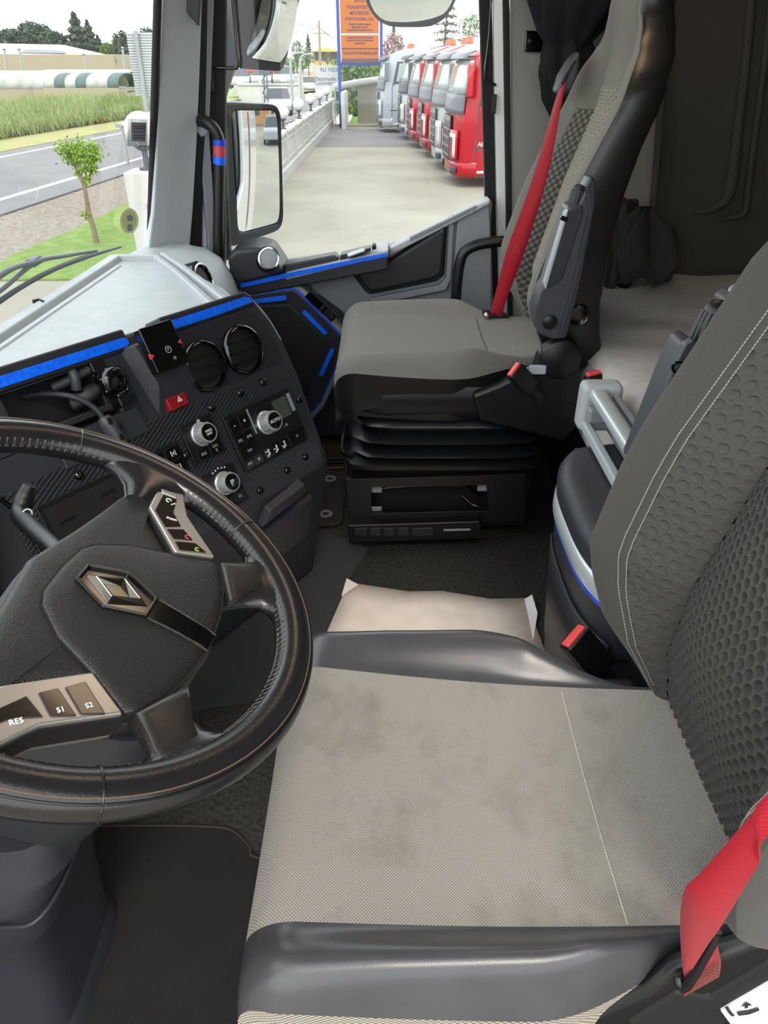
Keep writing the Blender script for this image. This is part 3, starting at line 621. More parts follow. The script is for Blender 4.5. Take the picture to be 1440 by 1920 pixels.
frustum('pocket_brow', LF, [(-.055, .032), (.075, .052), (.075, .085), (-.035, .068)], [(-.060, .022), (.078, .046), (.075, .072), (-.035, .055)], -.02, .022, M['char'], db, bevel=.003)
lathe('cigarette_socket', LF.at(-.20, -.02, .0), [(.016, 0), (.016, .006), (.011, .006), (.011, -.01)], M['smoke_chrome'], db, segs=20)
# ---------------------------------------------------------------- pale tray on top of the dashboard and the rounded right end
def zp(u, v, z): p = at(u, v, z=z); return (p.x, p.y)
TL = A0-e1*.45
prism('tray_floor', WORLD, [tuple((TL+hh*.00-hh*.012).xy), tuple((A0-hh*.012).xy), tuple((R0-hh*.012).xy), zp(455, 566, .715), zp(420, 545, .70), zp(305, 488, .70), zp(215, 488, .70), zp(0, 640, .70), zp(-160, 752, .70)], .692, .706, M['dash_top'], db, bevel=.004)
box('driver_dash_body', (.46, .74, .53), (.80, .30, .36), M['char'], db, bevel=.03, bseg=3)
box('instrument_hood', (.52, .70, .745), (.46, .22, .08), M['char2'], db, bevel=.03, bseg=3)
def bar(name, pts, w, h, m, parent, z0=.70):
    """a chamfered ridge following points on the tray"""
    P3 = [at(u, v, z=z0) for u, v in pts]; rings = []
    for i, p in enumerate(P3):
        t = (P3[min(i+1, len(P3)-1)]-P3[max(i-1, 0)]); t.z = 0; t.normalize(); s = Vector((-t.y, t.x, 0))
        rings.append([p+s*w+Vector((0, 0, -.03)), p+s*w*.8+Vector((0, 0, h)), p-s*w*.5+Vector((0, 0, h)), p-s*w+Vector((0, 0, -.02))])
    return loft(name, rings, m, parent, bevel=.004)
bar('tray_front_ridge', [(-200, 780), (-60, 683), (0, 641), (120, 560), (222, 491)], .022, .020, M['dash_top'], db)
bar('tray_front_step', [(-200, 800), (-60, 703), (0, 661), (120, 577), (226, 503)], .010, .010, M['lgrey'], db)
bar('tray_end_ridge', [(218, 492), (300, 492)], .012, .020, M['lgrey'], db)
bar('tray_side_ridge', [(290, 490), (330, 520), (372, 558), (405, 590)], .012, .020, M['dash_top'], db)
bar('tray_side_ridge', [(306, 489), (345, 516), (388, 550), (425, 580)], .012, .024, M['dash_top'], db)
bar('tray_hook', [(66, 583), (78, 580), (86, 584)], .003, .024, M['char'], db)
prism('defroster_apron', WORLD, [(2.26, .60), (2.26, .72), (1.9, .765), (1.2, .845), (.6, .92), (.6, .80), (1.25, .70), (1.95, .63)], .55, .693, M['dash_top'], db, bevel=.006)
def hump(x, s=1.0, dz=0):
    p = [(.76, .675), (.66, .692), (.59, .694), (.53, .684), (.485, .655), (.455, .61), (.437, .55), (.428, .45), (.428, .05), (.76, .05)]
    return [Vector((x, .76-(.76-y)*s, z+dz)) for y, z in p]
loft('dash_end', [hump(1.92, .55, -.06), hump(1.96, .80, -.02), hump(2.00, .95, -.004), hump(2.08, 1.0), hump(2.18, 1.0), hump(2.26, .94, -.004), hump(2.33, .8, -.02)], M['lgrey'], db, bevel=.012, bseg=3)
vf = Fr(at(379, 536, x=1.975), (.97, -.15, .1), (.05, .25, 1), None)
vf = Fr(vf.o, vf.x, vf.y, vf.z if vf.z.y < 0 else -vf.z)
v = lathe('side_vent', vf, [(.062, -.05), (.064, 0), (.058, .008), (.053, .008), (.050, .0)], M['gloss'], db, segs=36, caps=False)
lathe('vent_core', vf, [(.051, -.01), (.049, .002), (.03, .006), (0, .006)], M['black_matte'], v, segs=28)
lathe('vent_metal_ring', vf.at(0, 0, .007), [(.053, 0), (.055, .003), (.058, .002), (.059, 0)], M['chrome'], v, segs=36, caps=False)
box('side_vent_block', tuple(at(352, 512, x=2.02)+Vector((0, .02, -.02))), (.12, .10, .05), M['grey'], db, bevel=.012)
a, b = at(322, 496, x=1.95), at(338, 516, x=1.90); f = Fr((a+b)/2, b-a, (.2, -.6, .8))
box('blue_tape', (0, 0, 0), ((b-a).length, .018, .004), M['blue_line'], db, fr=f, bevel=.001)
# ---------------------------------------------------------------- phone holder clipped in the shelf, and its charging lead
ph = thing('phone_holder', 'black ball-joint phone holder clipped in the dashboard shelf', 'holder', CF(-.40, -.09, -.01))
lathe('ball_socket', Fr(CF(-.388, -.062, .018), CF.x, CF.y+CF.z*.3, None), [(.012, -.03), (.024, -.024), (.0275, -.006), (.0275, .006), (.023, .012), (.012, .013), (.010, .006), (0, .006)], M['gloss'], ph, segs=24)
for i in range(7):
    t = i*.9; lathe('collar_tooth', Fr(CF(-.388+.026*math.cos(t), -.062+.026*math.sin(t), .022), CF.x, CF.y), [(.004, -.006), (.004, .004), (0, .006)], M['gloss'], ph, segs=8)
loft('holder_neck', [[CF(-.40-.05*k-.0, -.062-.010*k, -.01-.02*k)+(CF.y*math.cos(t)*1.0+CF.z*math.sin(t)*.6)*(.022-.012*abs(k-.6)) for t in np.linspace(0, 6.283, 13)[:-1]] for k in (0, .25, .5, .75, 1.0, 1.25)], M['black'], ph, sub=1)
tube('clamp_bar', [CF(-.475, -.035, -.03), CF(-.44, -.032, -.02), CF(-.395, -.024, -.01)], .0085, M['armrest'], ph, segs=10, spline=2)
tube('clamp_cross', [CF(-.443, -.052, -.012), CF(-.440, -.030, -.004), CF(-.438, -.012, -.012)], .009, M['armrest'], ph, segs=10, spline=3)
box('clamp_jaw', (-.392, -.022, -.008), (.030, .030, .022), M['black'], ph, fr=CF, bevel=.004)
box('clamp_foot', (-.378, -.098, .006), (.036, .022, .03), M['black'], ph, fr=CF, bevel=.004)
cb = thing('charging_lead', 'grey charging lead with a fat ferrite bead hanging over the dash', 'cable', CF(-.43, -.15, .01))
tube('lead', [CF(-.515, -.032, -.06), CF(-.492, -.040, -.03), CF(-.465, -.062, .006), CF(-.443, -.092, .016), CF(-.436, -.125, .018), CF(-.431, -.165, .020), CF(-.418, -.205, .016), CF(-.40, -.25, .006)], .0055, M['char'], cb, segs=10)
fb = tube('ferrite_bead', [CF(-.4375, -.112, .020), CF(-.434, -.138, .022), CF(-.4295, -.168, .022)], [.011, .0145, .0145, .0145, .0145, .011], M['armrest'], cb, segs=14, spline=5)
for da, db_ in ((-.004, -.122), (.003, -.155), (.010, -.138)): box('bead_latch', (-.434+da, db_, .036), (.008, .012, .004), M['black'], fb, fr=CF, bevel=.001)
# ================================================================== steering wheel, column
ta = math.radians(30)
WF = Fr((.525, .279, .75), (1, 0, 0), (0, math.cos(ta), math.sin(ta)), (0, -math.sin(ta), math.cos(ta))).spin(math.radians(-7))
mm = lambda L: [(a/1000., b/1000.) for a, b in L]
mir = lambda L: [(-a, b) for a, b in reversed(L)]
sw = thing('steering_wheel', 'black leather steering wheel with stitched rim, silver button panels and diamond emblem', 'steering wheel', WF.o-WF.z*.06)
RC = .2150
def rimpt(t, k, rr=.0205, ra=.0175):
    r = RC+rr*math.cos(k); return WF(r*math.cos(t), r*math.sin(t), ra*math.sin(k))
loft('rim', [[rimpt(2*math.pi*i/96, 2*math.pi*j/20) for j in range(20)] for i in range(96)], M['wheel_leather'], sw, loop=True)
for rr, hh_, m in ((RC+.0115, .0150, 'tan_thread'), (RC+.0150, .0125, 'wheel_leather')):
    tube('rim_seam', [WF(rr*math.cos(t), rr*math.sin(t), hh_) for t in np.linspace(0, 2*math.pi, 97)[:-1]], (.0007 if m == 'tan_thread' else .0011), M[m], sw, segs=6, loop=True, spline=0)
for dg in (29, -29, 151, 209):
    t = math.radians(dg); tube('rim_joint', [rimpt(t, k, .0207, .0177) for k in np.linspace(0, 2*math.pi, 21)[:-1]], .0010, M['wheel_leather'], sw, segs=6, loop=True, spline=0)
def stitches(a0, a1, n):
    out = []
    for i in range(n):
        t = math.radians(a0+(a1-a0)*i/(n-1))
        for sgn, dt in ((1, 0), (-1, .006)):
            k = math.radians(180-38); p = rimpt(t+dt, k, .0208, .0178); q = rimpt(t+dt+sgn*.010, math.radians(180-8), .0208, .0178)
            d = q-p; f = Fr((p+q)/2, d, WF.z); out.append((f, (0, 0, 0), (d.length, .0010, .0010)))
    return out
it = stitches(22, 158, 62)+stitches(-24, -8, 9)+stitches(-46, -14, 18)+stitches(-118, -52, 34)+stitches(188, 228, 20)+stitches(232, 290, 28)
s_ = join_boxes('rim_stitching', it, M['thread'], sw); s_['kind'] = 'stuff'
# hub: domed grained body
HR = [(0, 56), (32, 50), (70, 43), (118, 36), (166, 30), (184, 22), (191, 6), (143, -2), (94, -53), (120, -95), (110, -106), (80, -121), (41, -130), (0, -134)]
HR = [tuple(p.xy) for p in catmull([Vector((a_, b_, 0)) for a_, b_ in HR[:7]], 4)]+HR[7:]
HUB = HR+[(-a, b) for a, b in reversed(HR[1:-1])]
PADR = [(0, 26), (36, 24), (52, 16), (76, -12), (95, -54), (117, -94), (108, -104), (79, -118), (41, -127), (0, -131)]
PAD = PADR+[(-a, b) for a, b in reversed(PADR[1:-1])]
def dome(name, poly, prof_, m, parent, cen=(0, -36)):
    rings = []
    for s, h in prof_:
        rings.append([WF((cen[0]+(a-cen[0])*s)/1000., (cen[1]+(b-cen[1])*s)/1000., h/1000.) for a, b in poly])
    return loft(name, rings, m, parent)
dome('hub', HUB, [(.86, -55), (.97, -30), (.995, -18), (.99, -11), (.965, -6), (.92, -3), (.8, -1), (.6, 0), (.3, .5), (.02, .5)], M['hub'], sw)
dome('airbag_pad', PAD, [(.985, -10), (.985, -2), (.975, 1.2), (.95, 2.6), (.88, 4), (.7, 5.4), (.4, 6.4), (.02, 6.6)], M['hub'], sw)
dome('pad_seam', PAD, [(1.0, -10), (1.0, 1.1), (.97, 1.1), (.96, -10)], M['black_matte'], sw)
# emblem well and diamond
HX6 = mm([(12, 7), (29, -28), (14, -66), (-14, -66), (-29, -28), (-12, 7)])
em = prism('emblem_frame', WF, HX6, .002, .0110, M['gloss'], sw, bevel=.0015, hole=offset_poly(HX6, .0035))
prism('emblem_well', WF, offset_poly(HX6, .003), .002, .0072, M['gloss'], em, bevel=.0003)
cx, cy = 0, -.0295
def rh(w, h): return [(cx, cy+h), (cx+w, cy), (cx, cy-h), (cx-w, cy)]
o_, i_ = rh(.0205, .0315), rh(.0075, .0130); mid = rh(.0140, .0222)
vs = [WF(p[0], p[1], .0074) for p in o_]+[WF(p[0], p[1], .0118) for p in mid]+[WF(p[0], p[1], .0074) for p in i_]
fs = [(i, (i+1) % 4, 4+(i+1) % 4, 4+i) for i in range(4)]+[(4+i, 4+(i+1) % 4, 8+(i+1) % 4, 8+i) for i in range(4)]
mesh('diamond_emblem', vs, fs, mat('emblem_black_chrome', (96, 90, 82), .14, metal=1), em, smoothed=False)
for p, q in zip(mid, mid[1:]+mid[:1]):
    tube('emblem_glint', [WF(p[0], p[1], .0119), WF(q[0], q[1], .0119)], .0005, M['chrome'], em, segs=5, spline=0)
loft('pad_blade', [[WF(-w, y, 0), WF(-w, y, h), WF(w, y, h), WF(w, y, 0)] for y, w, h in ((-.066, .0135, .0078), (-.09, .0125, .0074), (-.110, .0118, .0064), (-.122, .0114, .0052), (-.130, .011, .0025))], M['gloss'], sw, bevel=.0006)
for s in (1, -1): tube('pad_blade_edge', [WF(s*.0145, -.067, .0078), WF(s*.0128, -.100, .0066), WF(s*.0120, -.130, .0025)], .0013, M['hub'], sw, segs=6, spline=2)
# silver button panels
PR = mm([(186, 4), (197, -8), (196, -24), (172, -36), (160, -43), (118, -92), (94, -53), (143, -2)])
def flip(L): return [(-a, b) for a, b in reversed(L)]
BR = [mm([(174, -5), (178, -22), (152, -28), (136, -44), (121, -29), (139, -9)]), mm([(119.5, -31), (134, -47), (124, -63), (109.5, -43.5)]), mm([(107.5, -45.5), (122, -66), (116, -83), (97.5, -55)])]
BL = [flip(mm([(174, -5), (178, -16), (166, -24), (153, -43), (142, -22)])), flip(mm([(136, -27), (151, -46), (140, -63), (123.5, -38)])), flip(mm([(121, -41), (138, -64), (127, -81), (106.5, -52.5)]))]
for side, poly, btns in (('R', PR, BR), ('L', flip(PR), BL)):
    p = prism('button_panel', WF, poly, -.030, .0055, M['wheel_alu'], sw, bevel=.0025)
    prism('panel_shadow_gap', WF, offset_poly(poly, -.0016), -.022, .0008, M['black_matte'], p, bevel=.0006)
    for i, q in enumerate(btns):
        bt = prism('button', WF, offset_poly(q, .0006), .0, .0068, M['btn'], p, bevel=.0009)
        cxy = (sum(a for a, _ in q)/len(q), sum(b for _, b in q)/len(q))
        sx = -1 if side == 'L' else 1
        f = Fr(WF(cxy[0], cxy[1], .0071), WF.x*.74-WF.y*.67*(1 if side == 'L' else -1), WF.y*.74+WF.x*.67*(1 if side == 'L' else -1), WF.z)
        if side == 'L': text('button_print', ('RES', 'S1', 'S2')[i], Fr(WF(*(cxy[0]-.004, cxy[1]-.006), .0071), f.x, f.y, f.z), .0066, M['white_print'], bt)
        elif i == 0:
            text('button_print', 'C ?', Fr(WF(.166, -.017, .0071), WF.x*-.35-WF.y*.93, WF.x*.93-WF.y*.35, WF.z), .0095, M['white_print'], bt); text('button_print', 'mem', Fr(WF(.139, -.030, .0071), WF.x*.3-WF.y*.95, WF.x*.95+WF.y*.3, WF.z), .006, M['white_print'], bt)
        else: text('button_print', 'c', Fr(WF(cxy[0]+.002, cxy[1]-.008, .0071), WF.x*.4-WF.y*.9, WF.x*.9+WF.y*.4, WF.z), .013, M['red_print' if i == 1 else 'green_print'], bt)
    s = 1 if side == 'R' else -1
    if side == 'R': prism('scroll_bar', WF, mm([(181, 0), (186, -18), (178.5, -21), (175, -4)]), .003, .0072, M['wheel_alu'], p, bevel=.001)
    # spokes: leather arms that flare along the rim
    for th0, arm in ((5.0, ((150, .09, 11, -5), (172, .13, 13, -5), (186, .19, 14, -4), (196, .28, 15, -3), (204, .40, 15, -2), (212, .52, 13, -1))),
                     (-51.5, ((132, .226, 10, -12), (164, .160, 12, -9), (184, .160, 13, -6), (194, .22, 14, -4), (203, .34, 14.5, -2), (212, .46, 13, -1)))):
        rings = []
        for rho, ph_, ht, zc in arm:
            ring = []
            for t in np.linspace(0, 2*math.pi, 25)[:-1]:
                an = math.radians(th0)+ph_*math.cos(t); ring.append(WF(s*rho*math.cos(an)/1000., rho*math.sin(an)/1000., (zc+ht*math.sin(t))/1000.))
            rings.append(ring)
        loft('spoke', rings, M['wheel_leather'], sw)
    ip = mm([(s*q0, q1) for q0, q1 in [(113, -100), (126, -116), (137, -126), (148, -140), (140, -158), (126, -166), (110, -158), (98, -147), (82, -138), (62, -128)]])
    rings = [[WF(q0[0]*k+(1-k)*s*.106, q0[1]*k+(1-k)*-.134, h) for q0 in ip] for k, h in ((1.0, -.004), (1.0, .0045), (.94, .0068), (.7, .0080), (.3, .0086), (.02, .0087))]
    loft('spoke_face', rings, M['bronze'], sw)
# stalk and column
col = thing('steering_column', 'charcoal steering column shroud with control stalk rising from floor', 'steering column', (.53, .55, 0))
ax = -WF.z
def rring(o, ex, ey, hw, hd, n=56, p=4.0):
    out = []
    for k in range(n):
        t = 2*math.pi*k/n; cx_, sx_ = math.cos(t), math.sin(t); r = (abs(cx_)**p+abs(sx_)**p)**(-1/p)
        out.append(o+ex*hw*r*cx_+ey*hd*r*sx_)
    return out
SX, SY = Vector((1, 0, 0)), Vector((0, math.cos(ta), math.sin(ta)))
o0 = Vector((.525, .279, .75))-SY*.03
loft('column_cowl', [rring(o0+ax*d, SX, SY, w, h) for d, w, h in ((.05, .075, .07), (.065, .105, .095), (.12, .115, .105), (.20, .11, .10), (.26, .10, .09))], M['char2'], col)
YF = Vector((0, 1, 0))
loft('column_shroud', [rring(Vector((.53, y, z)), SX, YF, w, h, p=6) for y, z, w, h in ((.445, .47, .10, .095), (.45, .42, .105, .11), (.475, .40, .112, .115), (.505, .30, .110, .118), (.515, .285, .104, .112), (.53, .18, .103, .112), (.54, .06, .105, .112), (.545, .0, .11, .115))], M['char'], col, bevel=0)
tube('shroud_fold', [(.416, .54, .325), (.416, .43, .352), (.42, .378, .366), (.50, .366, .368), (.64, .38, .37)], .0025, M['char'], col, segs=8)
loft('shroud_foot', [rring(Vector((.53, .55, z)), SX, YF, w, h, p=5) for z, w, h in ((.0, .122, .130), (.035, .118, .126), (.06, .108, .115), (.065, .10, .11))], M['char'], col)
tube('control_stalk', [at(56, 910, x=.83), at(45, 938, x=.82), at(40, 966, x=.80), at(62, 992, x=.75), at(96, 1022, x=.69), at(140, 1065, x=.62)], [.009, .0125, .013, .012, .011, .010], M['black'], col, segs=12)
text('stalk_print', 'O', Fr(at(52, 963, x=.786), (.5, -.8, .2), (.3, .4, .8)), .018, M['white_print'], col)
# driver's carpet mat with bound edge
mt = thing('floor_mat', 'black carpet floor mat with stitched edge under the steering wheel', 'mat', (.5, .5, .0))
mp = [zp(180, 1549, .01), zp(300, 1548, .01), zp(405, 1551, .01), zp(440, 1560, .01), zp(470, 1590, .01), zp(490, 1610, .01), (.68, .0), (.26, -.02), (.26, .85), (.80, .85)]
prism('carpet', WORLD, mp, .0, .010, M['carpet'], mt, bevel=.003)
tube('bound_edge', [Vector((p[0], p[1], .010)) for p in mp[:7]], .0022, M['mat_edge'], mt, segs=6, spline=3)
tube('bound_edge', [at(127, 1782, z=.012), at(150, 1800, z=.012), at(166, 1835, z=.012), at(158, 1880, z=.012), at(140, 1915, z=.012), at(120, 1960, z=.012)], .0045, M['carpet'], mt, segs=6, spline=4)
# ================================================================== seats
yk = lerp([.385, .5, .62, .79, .98, 1.2, 1.45], [-.392, -.372, -.376, -.413, -.475, -.555, -.635])
yo = lerp([.385, .44, .5, .56, .61, .73, .98, 1.1, 1.25, 1.45], [0, .028, .066, .090, .102, .106, .088, .050, .012, .008])
ho = lerp([.385, .44, .5, .6, 1.0, 1.06, 1.12, 1.2, 1.45], [.175, .205, .230, .240, .235, .225, .19, .150, .135])
c1f = lerp([.40, .44, .507, .574, .644, .762, .879, 1.05, 1.2, 1.45], [.122, .130, .150, .180, .190, .186, .178, .165, .120, .105])
c0f = lerp([.40, .44, .507, .62, .79, 1.05, 1.2, 1.45], [.112, .118, .128, .120, .112, .105, .09, .08])
def back_y(xn, z):
    """front surface of the backrest: y over |offset from the centre line| and height"""
    a = np.abs(xn); K, O = yk(z), yo(z); c0, c1, c2 = c0f(z), c1f(z), ho(z)
    t0 = np.clip(a/c0, 0, 1); cen = .024*(1-t0**2.4)*smooth(.44, .60, z)
    t1 = np.clip((a-c0)/(c1-c0), 0, 1); t2 = np.clip((a-c1)/(c2-c1), 0, 1)
    side = O*(.62*t1**.85+.38*np.sin(t2*np.pi/2)) - .010*np.clip(t2-.6, 0, 1)**2*6*(O/.09+.15)
    return K+np.where(a < c0, cen, 0)+side
def seat_cushion(root, off, mats, seam=True):
    ox, oy, oz = off; z0 = .43; R = .055; y0 = .145
    ph_ = np.linspace(math.radians(105), 0, 14); ys = list(y0-R+R*np.sin(ph_)); zr = list(-R*(1-np.cos(ph_)))
    sr = np.linspace(0, 1, 46)[1:]; yy = (y0-R)+sr*(-.42-(y0-R)); ys += list(yy); zr += list(-.010*np.sin(np.pi*np.clip(sr, 0, 1)))
    ys, zr = np.array(ys), np.array(zr)
    on = .310+.06*smooth(-.14, -.36, ys)+.012*smooth(y0-.05, y0, ys); of = .826-.115*smooth(-.12, -.36, ys)-.012*smooth(y0-.05, y0, ys)
    bn = np.full_like(ys, .382); bf = .738-.043*np.clip((.10-ys)/.48, 0, 1)
    hb = np.interp(ys, [-.42, -.33, -.27, -.20, -.10, 0, .09, .145], [-.004, .0, .014, .040, .034, .026, .014, .004])
    cols = []; reg = []
    e = np.linspace(1, 0, 15)
    S = lambda q: np.where(q < .62, np.sin(np.pi*np.clip(q/.62, 0, 1)/2)**1.6, 1-1.25*((q-.62)/.38)**2)
    def colm(x, z, r): cols.append(np.stack([x+ox, ys+oy, z+zr+oz], -1)); reg.append(r)
    for d in (.12, .085, .055, .03): colm(on+.012*(d > .1)+.004, z0-.022-hb*.25-d*np.ones_like(ys), 0)
    for q in e: colm(bn+(on-bn)*q, z0+hb*S(q)-.022*q**5, 1)
    for t in np.linspace(0, 1, 18)[1:-1]: colm(bn+(bf-bn)*t, z0-.007*np.sin(np.pi*t), 2)
    for q in e[::-1]: colm(bf+(of-bf)*q, z0+hb*S(q)-.022*q**5, 3)
    for d in (.03, .055, .085, .12): colm(of-.004-.012*(d > .1), z0-.022-hb*.25-d*np.ones_like(ys), 4)
    G = np.stack(cols, 1); names = ('cushion_side', 'bolster', 'cushion_cloth', 'bolster', 'cushion_side'); reg = np.array(reg)
    edges = [0]+[int(np.argmax(reg == r)) for r in range(1, 5)]+[len(reg)-1]
    # the columns at the borders are shared, so that neighbouring panels meet without a gap
    b = [0, edges[1], edges[2]-1, edges[3], edges[4]-1, len(reg)-1]
    for k in range(5): grid(names[k], G[:, b[k]:b[k+1]+1], mats[k], root, thick=0)
    return G
THK = lambda Z: 1.0
def seat_back(root, off, mats, fine=None, tilt=0.0, z1=1.42):
    """mats: centre, dotted side field, bolster, outer side near, outer side far"""
    ox, oy, oz = off; xc = .56
    def sh(P):
        if tilt:
            dy, dz = P[..., 1]+.38, P[..., 2]-.45; c_, s_ = math.cos(tilt), math.sin(tilt)
            P = P.copy(); P[..., 1] = -.38+dy*c_-dz*s_; P[..., 2] = .45+dy*s_+dz*c_
        return P+np.array([ox, oy, oz])
    zc = np.concatenate([np.linspace(.40, 1.04, 44), np.linspace(1.06, z1, 22)])
    def surf(tlo, thi, zs, n, disp=None):
        Z = np.asarray(zs)[:, None]*np.ones((1, n)); T = np.linspace(0, 1, n)[None, :]
        X = tlo(Z)+(thi(Z)-tlo(Z))*T; Y = back_y(X, Z)
        if disp is not None: Y = Y-disp(X, Z)
        return sh(np.stack([xc+X, Y, Z], -1))
    # centre panel and the two dotted fields
    if fine:
        zf = np.arange(.405, 1.04, .0011)
        grid('centre_panel', surf(lambda Z: -c0f(Z), lambda Z: c0f(Z), zf, 216, fine[0]), mats[0], root)
        grid('head_panel', surf(lambda Z: -c0f(Z), lambda Z: c0f(Z), np.linspace(1.0385, z1, 24), 20), mats[0], root)
        for s in (1, -1):
            grid('side_field', surf(lambda Z: s*c0f(Z), lambda Z: s*c1f(Z), zf, 60, fine[1]), mats[1], root)
    else:
        grid('centre_panel', surf(lambda Z: -c0f(Z), lambda Z: c0f(Z), np.arange(.40, 1.003, .0019), 120, lambda X, Z: .0036*np.sin(2*np.pi*Z/.0150+np.pi*np.floor(X/.0125))*(np.abs(np.sin(np.pi*X/.0125))**.5)), mats[0], root)
        grid('head_panel', surf(lambda Z: -c0f(Z), lambda Z: c0f(Z), np.linspace(1.0, z1, 30), 25), mats[5], root)
        for s in (1, -1): grid('side_field', surf(lambda Z: s*c0f(Z), lambda Z: s*c1f(Z), zc[:38], 12), mats[1], root)
    zb_ = zc if not fine else np.concatenate([zc[:44], zc[44:]])
    for s in (1, -1):
        lo = (lambda Z: s*(c1f(Z)-.004))
        grid('bolster', surf(lo, lambda Z: s*ho(Z), zb_, 18), mats[2], root)
        if fine: grid('head_side', surf(lambda Z: s*c0f(Z), lambda Z: s*c1f(Z), np.linspace(1.038, z1, 20), 8), mats[2], root)
        else: grid('side_upper', surf(lambda Z: s*c0f(Z), lambda Z: s*c1f(Z), zc[37:], 12), mats[2], root)
        # outer side, wrapping to the rear
        cols = []
        for dx, dy in ((0, 0), (.006, -.010), (.010, -.03), (.012, -.07), (.010, -.11), (.0, -.135), (-.02, -.145)):
            Z = zb_; X = ho(Z)+dx; Yb = back_y(ho(Z), Z)+dy*THK(Z)*np.interp(Z, [.4, .6, .9, 1.15, 1.45], [.9, 1.25, 1.0, .75, .6])
            cols.append(np.stack([xc+s*X, Yb, Z], -1))
        grid('outer_side', sh(np.stack(cols, 1)), mats[3] if s < 0 else mats[4], root)
        # piping along the edge
        zz = np.linspace(.47, 1.13, 30); e_ = sh(np.stack([xc+s*(ho(zz)+.002), back_y(ho(zz), zz)-.001, zz], -1))
        if not fine: tube('edge_piping', [Vector(p) for p in e_], .0022, M['pass_cloth_v'], root, segs=6, spline=0)
    # rear shell and top
    cols = []
    for t in np.linspace(-1, 1, 12):
        X = t*(ho(zb_)-.02); Yb = back_y(ho(zb_), zb_)-.145*THK(zb_)*np.interp(zb_, [.4, .6, .9, 1.15, 1.45], [.9, 1.25, 1.0, .75, .6])-.02*(1-t*t)
        cols.append(np.stack([xc+X, Yb, zb_], -1))
    grid('rear_shell', sh(np.stack(cols, 1)), M['black'], root)
    return sh

def hexmask(X, Z, px_, pz_, r0, soft, zs=1.15):
    row = np.round(Z/pz_); off_ = np.mod(row, 2)*.5*px_
    dx = X-off_-px_*np.round((X-off_)/px_); dz = Z-row*pz_
    r = np.sqrt(dx**2+(dz/zs)**2)
    return 1-smooth(r0-soft, r0+soft, r)
# ------------------------------------------------------------------ driver's seat
ds = thing('driver_chair', 'large driver seat with light grey woven cushion, leather bolsters and dotted dark backrest', 'seat', (.56, -.14, 0))
seat_cushion(ds, (0, 0, 0), [M['net'], M['seat_leather'], M['seat_cloth'], M['seat_leather'], M['seat_leather']])
xs_ = np.linspace(.384, .700, 24)
tube('cushion_seam', [Vector((x, -.247, .43-.0095-.007*math.sin(math.pi*(x-.382)/.33)+.0012)) for x in xs_], .0008, mat('seam_pale', (178, 173, 162), .8), ds, segs=5, spline=0)
seat_back(ds, (0, 0, 0), [M['hole_cloth'], M['hole_cloth'], M['knit'], M['knit_side'], M['knit_side']],
          fine=(lambda X, Z: .0080*hexmask(X, Z, .0150, .0122, .0046, .0006, 1.2), lambda X, Z: .0032*hexmask(X, Z, .0165, .0142, .0052, .0007, 1.0)-.0010*hexmask(X, Z, .0165, .0142, .0066, .0010, 1.0)))
it = []
for dq in (-.0035, .0050):                       # the twin rows of pale stitches
    zz = np.linspace(.445, 1.02, 150)
    for s in (1, -1):
        P3 = [Vector((.56+s*(c1f(z)+dq), float(back_y(c1f(z)+dq, z))+.0008, z)) for z in zz]
        for i in range(0, len(P3)-1):
            a, b = P3[i], P3[i]+(P3[i+1]-P3[i])*.72; it.append((Fr((a+b)/2, b-a, (0, 1, .1)), (0, 0, 0), ((b-a).length, .0009, .0012)))
join_boxes('backrest_stitching', it, M['piping'], ds)['kind'] = 'stuff'
box('seat_pan', (.565, -.14, .315), (.44, .50, .11), M['black'], ds, bevel=.02)
loft('suspension_bellows', [rring(Vector((.565, -.14, z)), SX, YF, w, d) for z, w, d in ((.26, .18, .2), (.235, .21, .22), (.21, .17, .19), (.185, .21, .22), (.16, .17, .19), (.135, .21, .22), (.11, .17, .19))], M['rubber'], ds)
box('seat_base', (.565, -.14, .055), (.40, .46, .11), M['black'], ds, bevel=.01)
sb = prism('seat_side_shell', SIDE(.330), [yz(1010, 1960, .33), yz(1120, 1905, .33), yz(1215, 1862, .33), yz(1262, 1822, .33), yz(1310, 1806, .33), yz(1380, 1785, .33), yz(1470, 1750, .33), yz(1600, 1800, .33), yz(1600, 2100, .33), yz(1010, 2100, .33)], 0, .018, M['black'], ds, bevel=.012, bseg=3)
prism('seat_side_recess', SIDE(.326), [yz(1175, 1920, .326), yz(1270, 1862, .326), yz(1330, 1872, .326), yz(1450, 1800, .326), yz(1470, 1860, .326), yz(1350, 1930, .326), yz(1200, 1990, .326)], 0, .03, M['black_matte'], ds, bevel=.006)
lb = prism('instruction_label', SIDE(.3235), [yz(1352, 1897, .3235), yz(1366, 1888, .3235), yz(1446, 1842, .3235), yz(1500, 1900, .3235), yz(1420, 1990, .3235)], 0, .004, M['white_print'], ds, bevel=.001)
lf = Fr(at(1398, 1893, x=.322), (0, -1, .18), (0, .18, 1), (-1, 0, 0))
prism('label_print', lf, [(-.0015, .004), (.0015, .004), (.0015, .009), (.005, .009), (0, .015), (-.005, .009), (-.0015, .009)], 0, .0006, M['dark_print'], lb, bevel=0, smoothed=False)
tube('label_print', [lf(-.019, .010, .0004), lf(-.014, -.004, .0004), lf(-.011, -.010, .0004)], .0018, M['dark_print'], lb, segs=6, flat=.3, up=(1, 0, 0))
prism('label_print', lf, [(-.008, -.004), (.004, -.003), (.012, .002), (.013, -.003), (.004, -.010), (-.006, -.011)], 0, .0006, M['dark_print'], lb, bevel=0, smoothed=False)
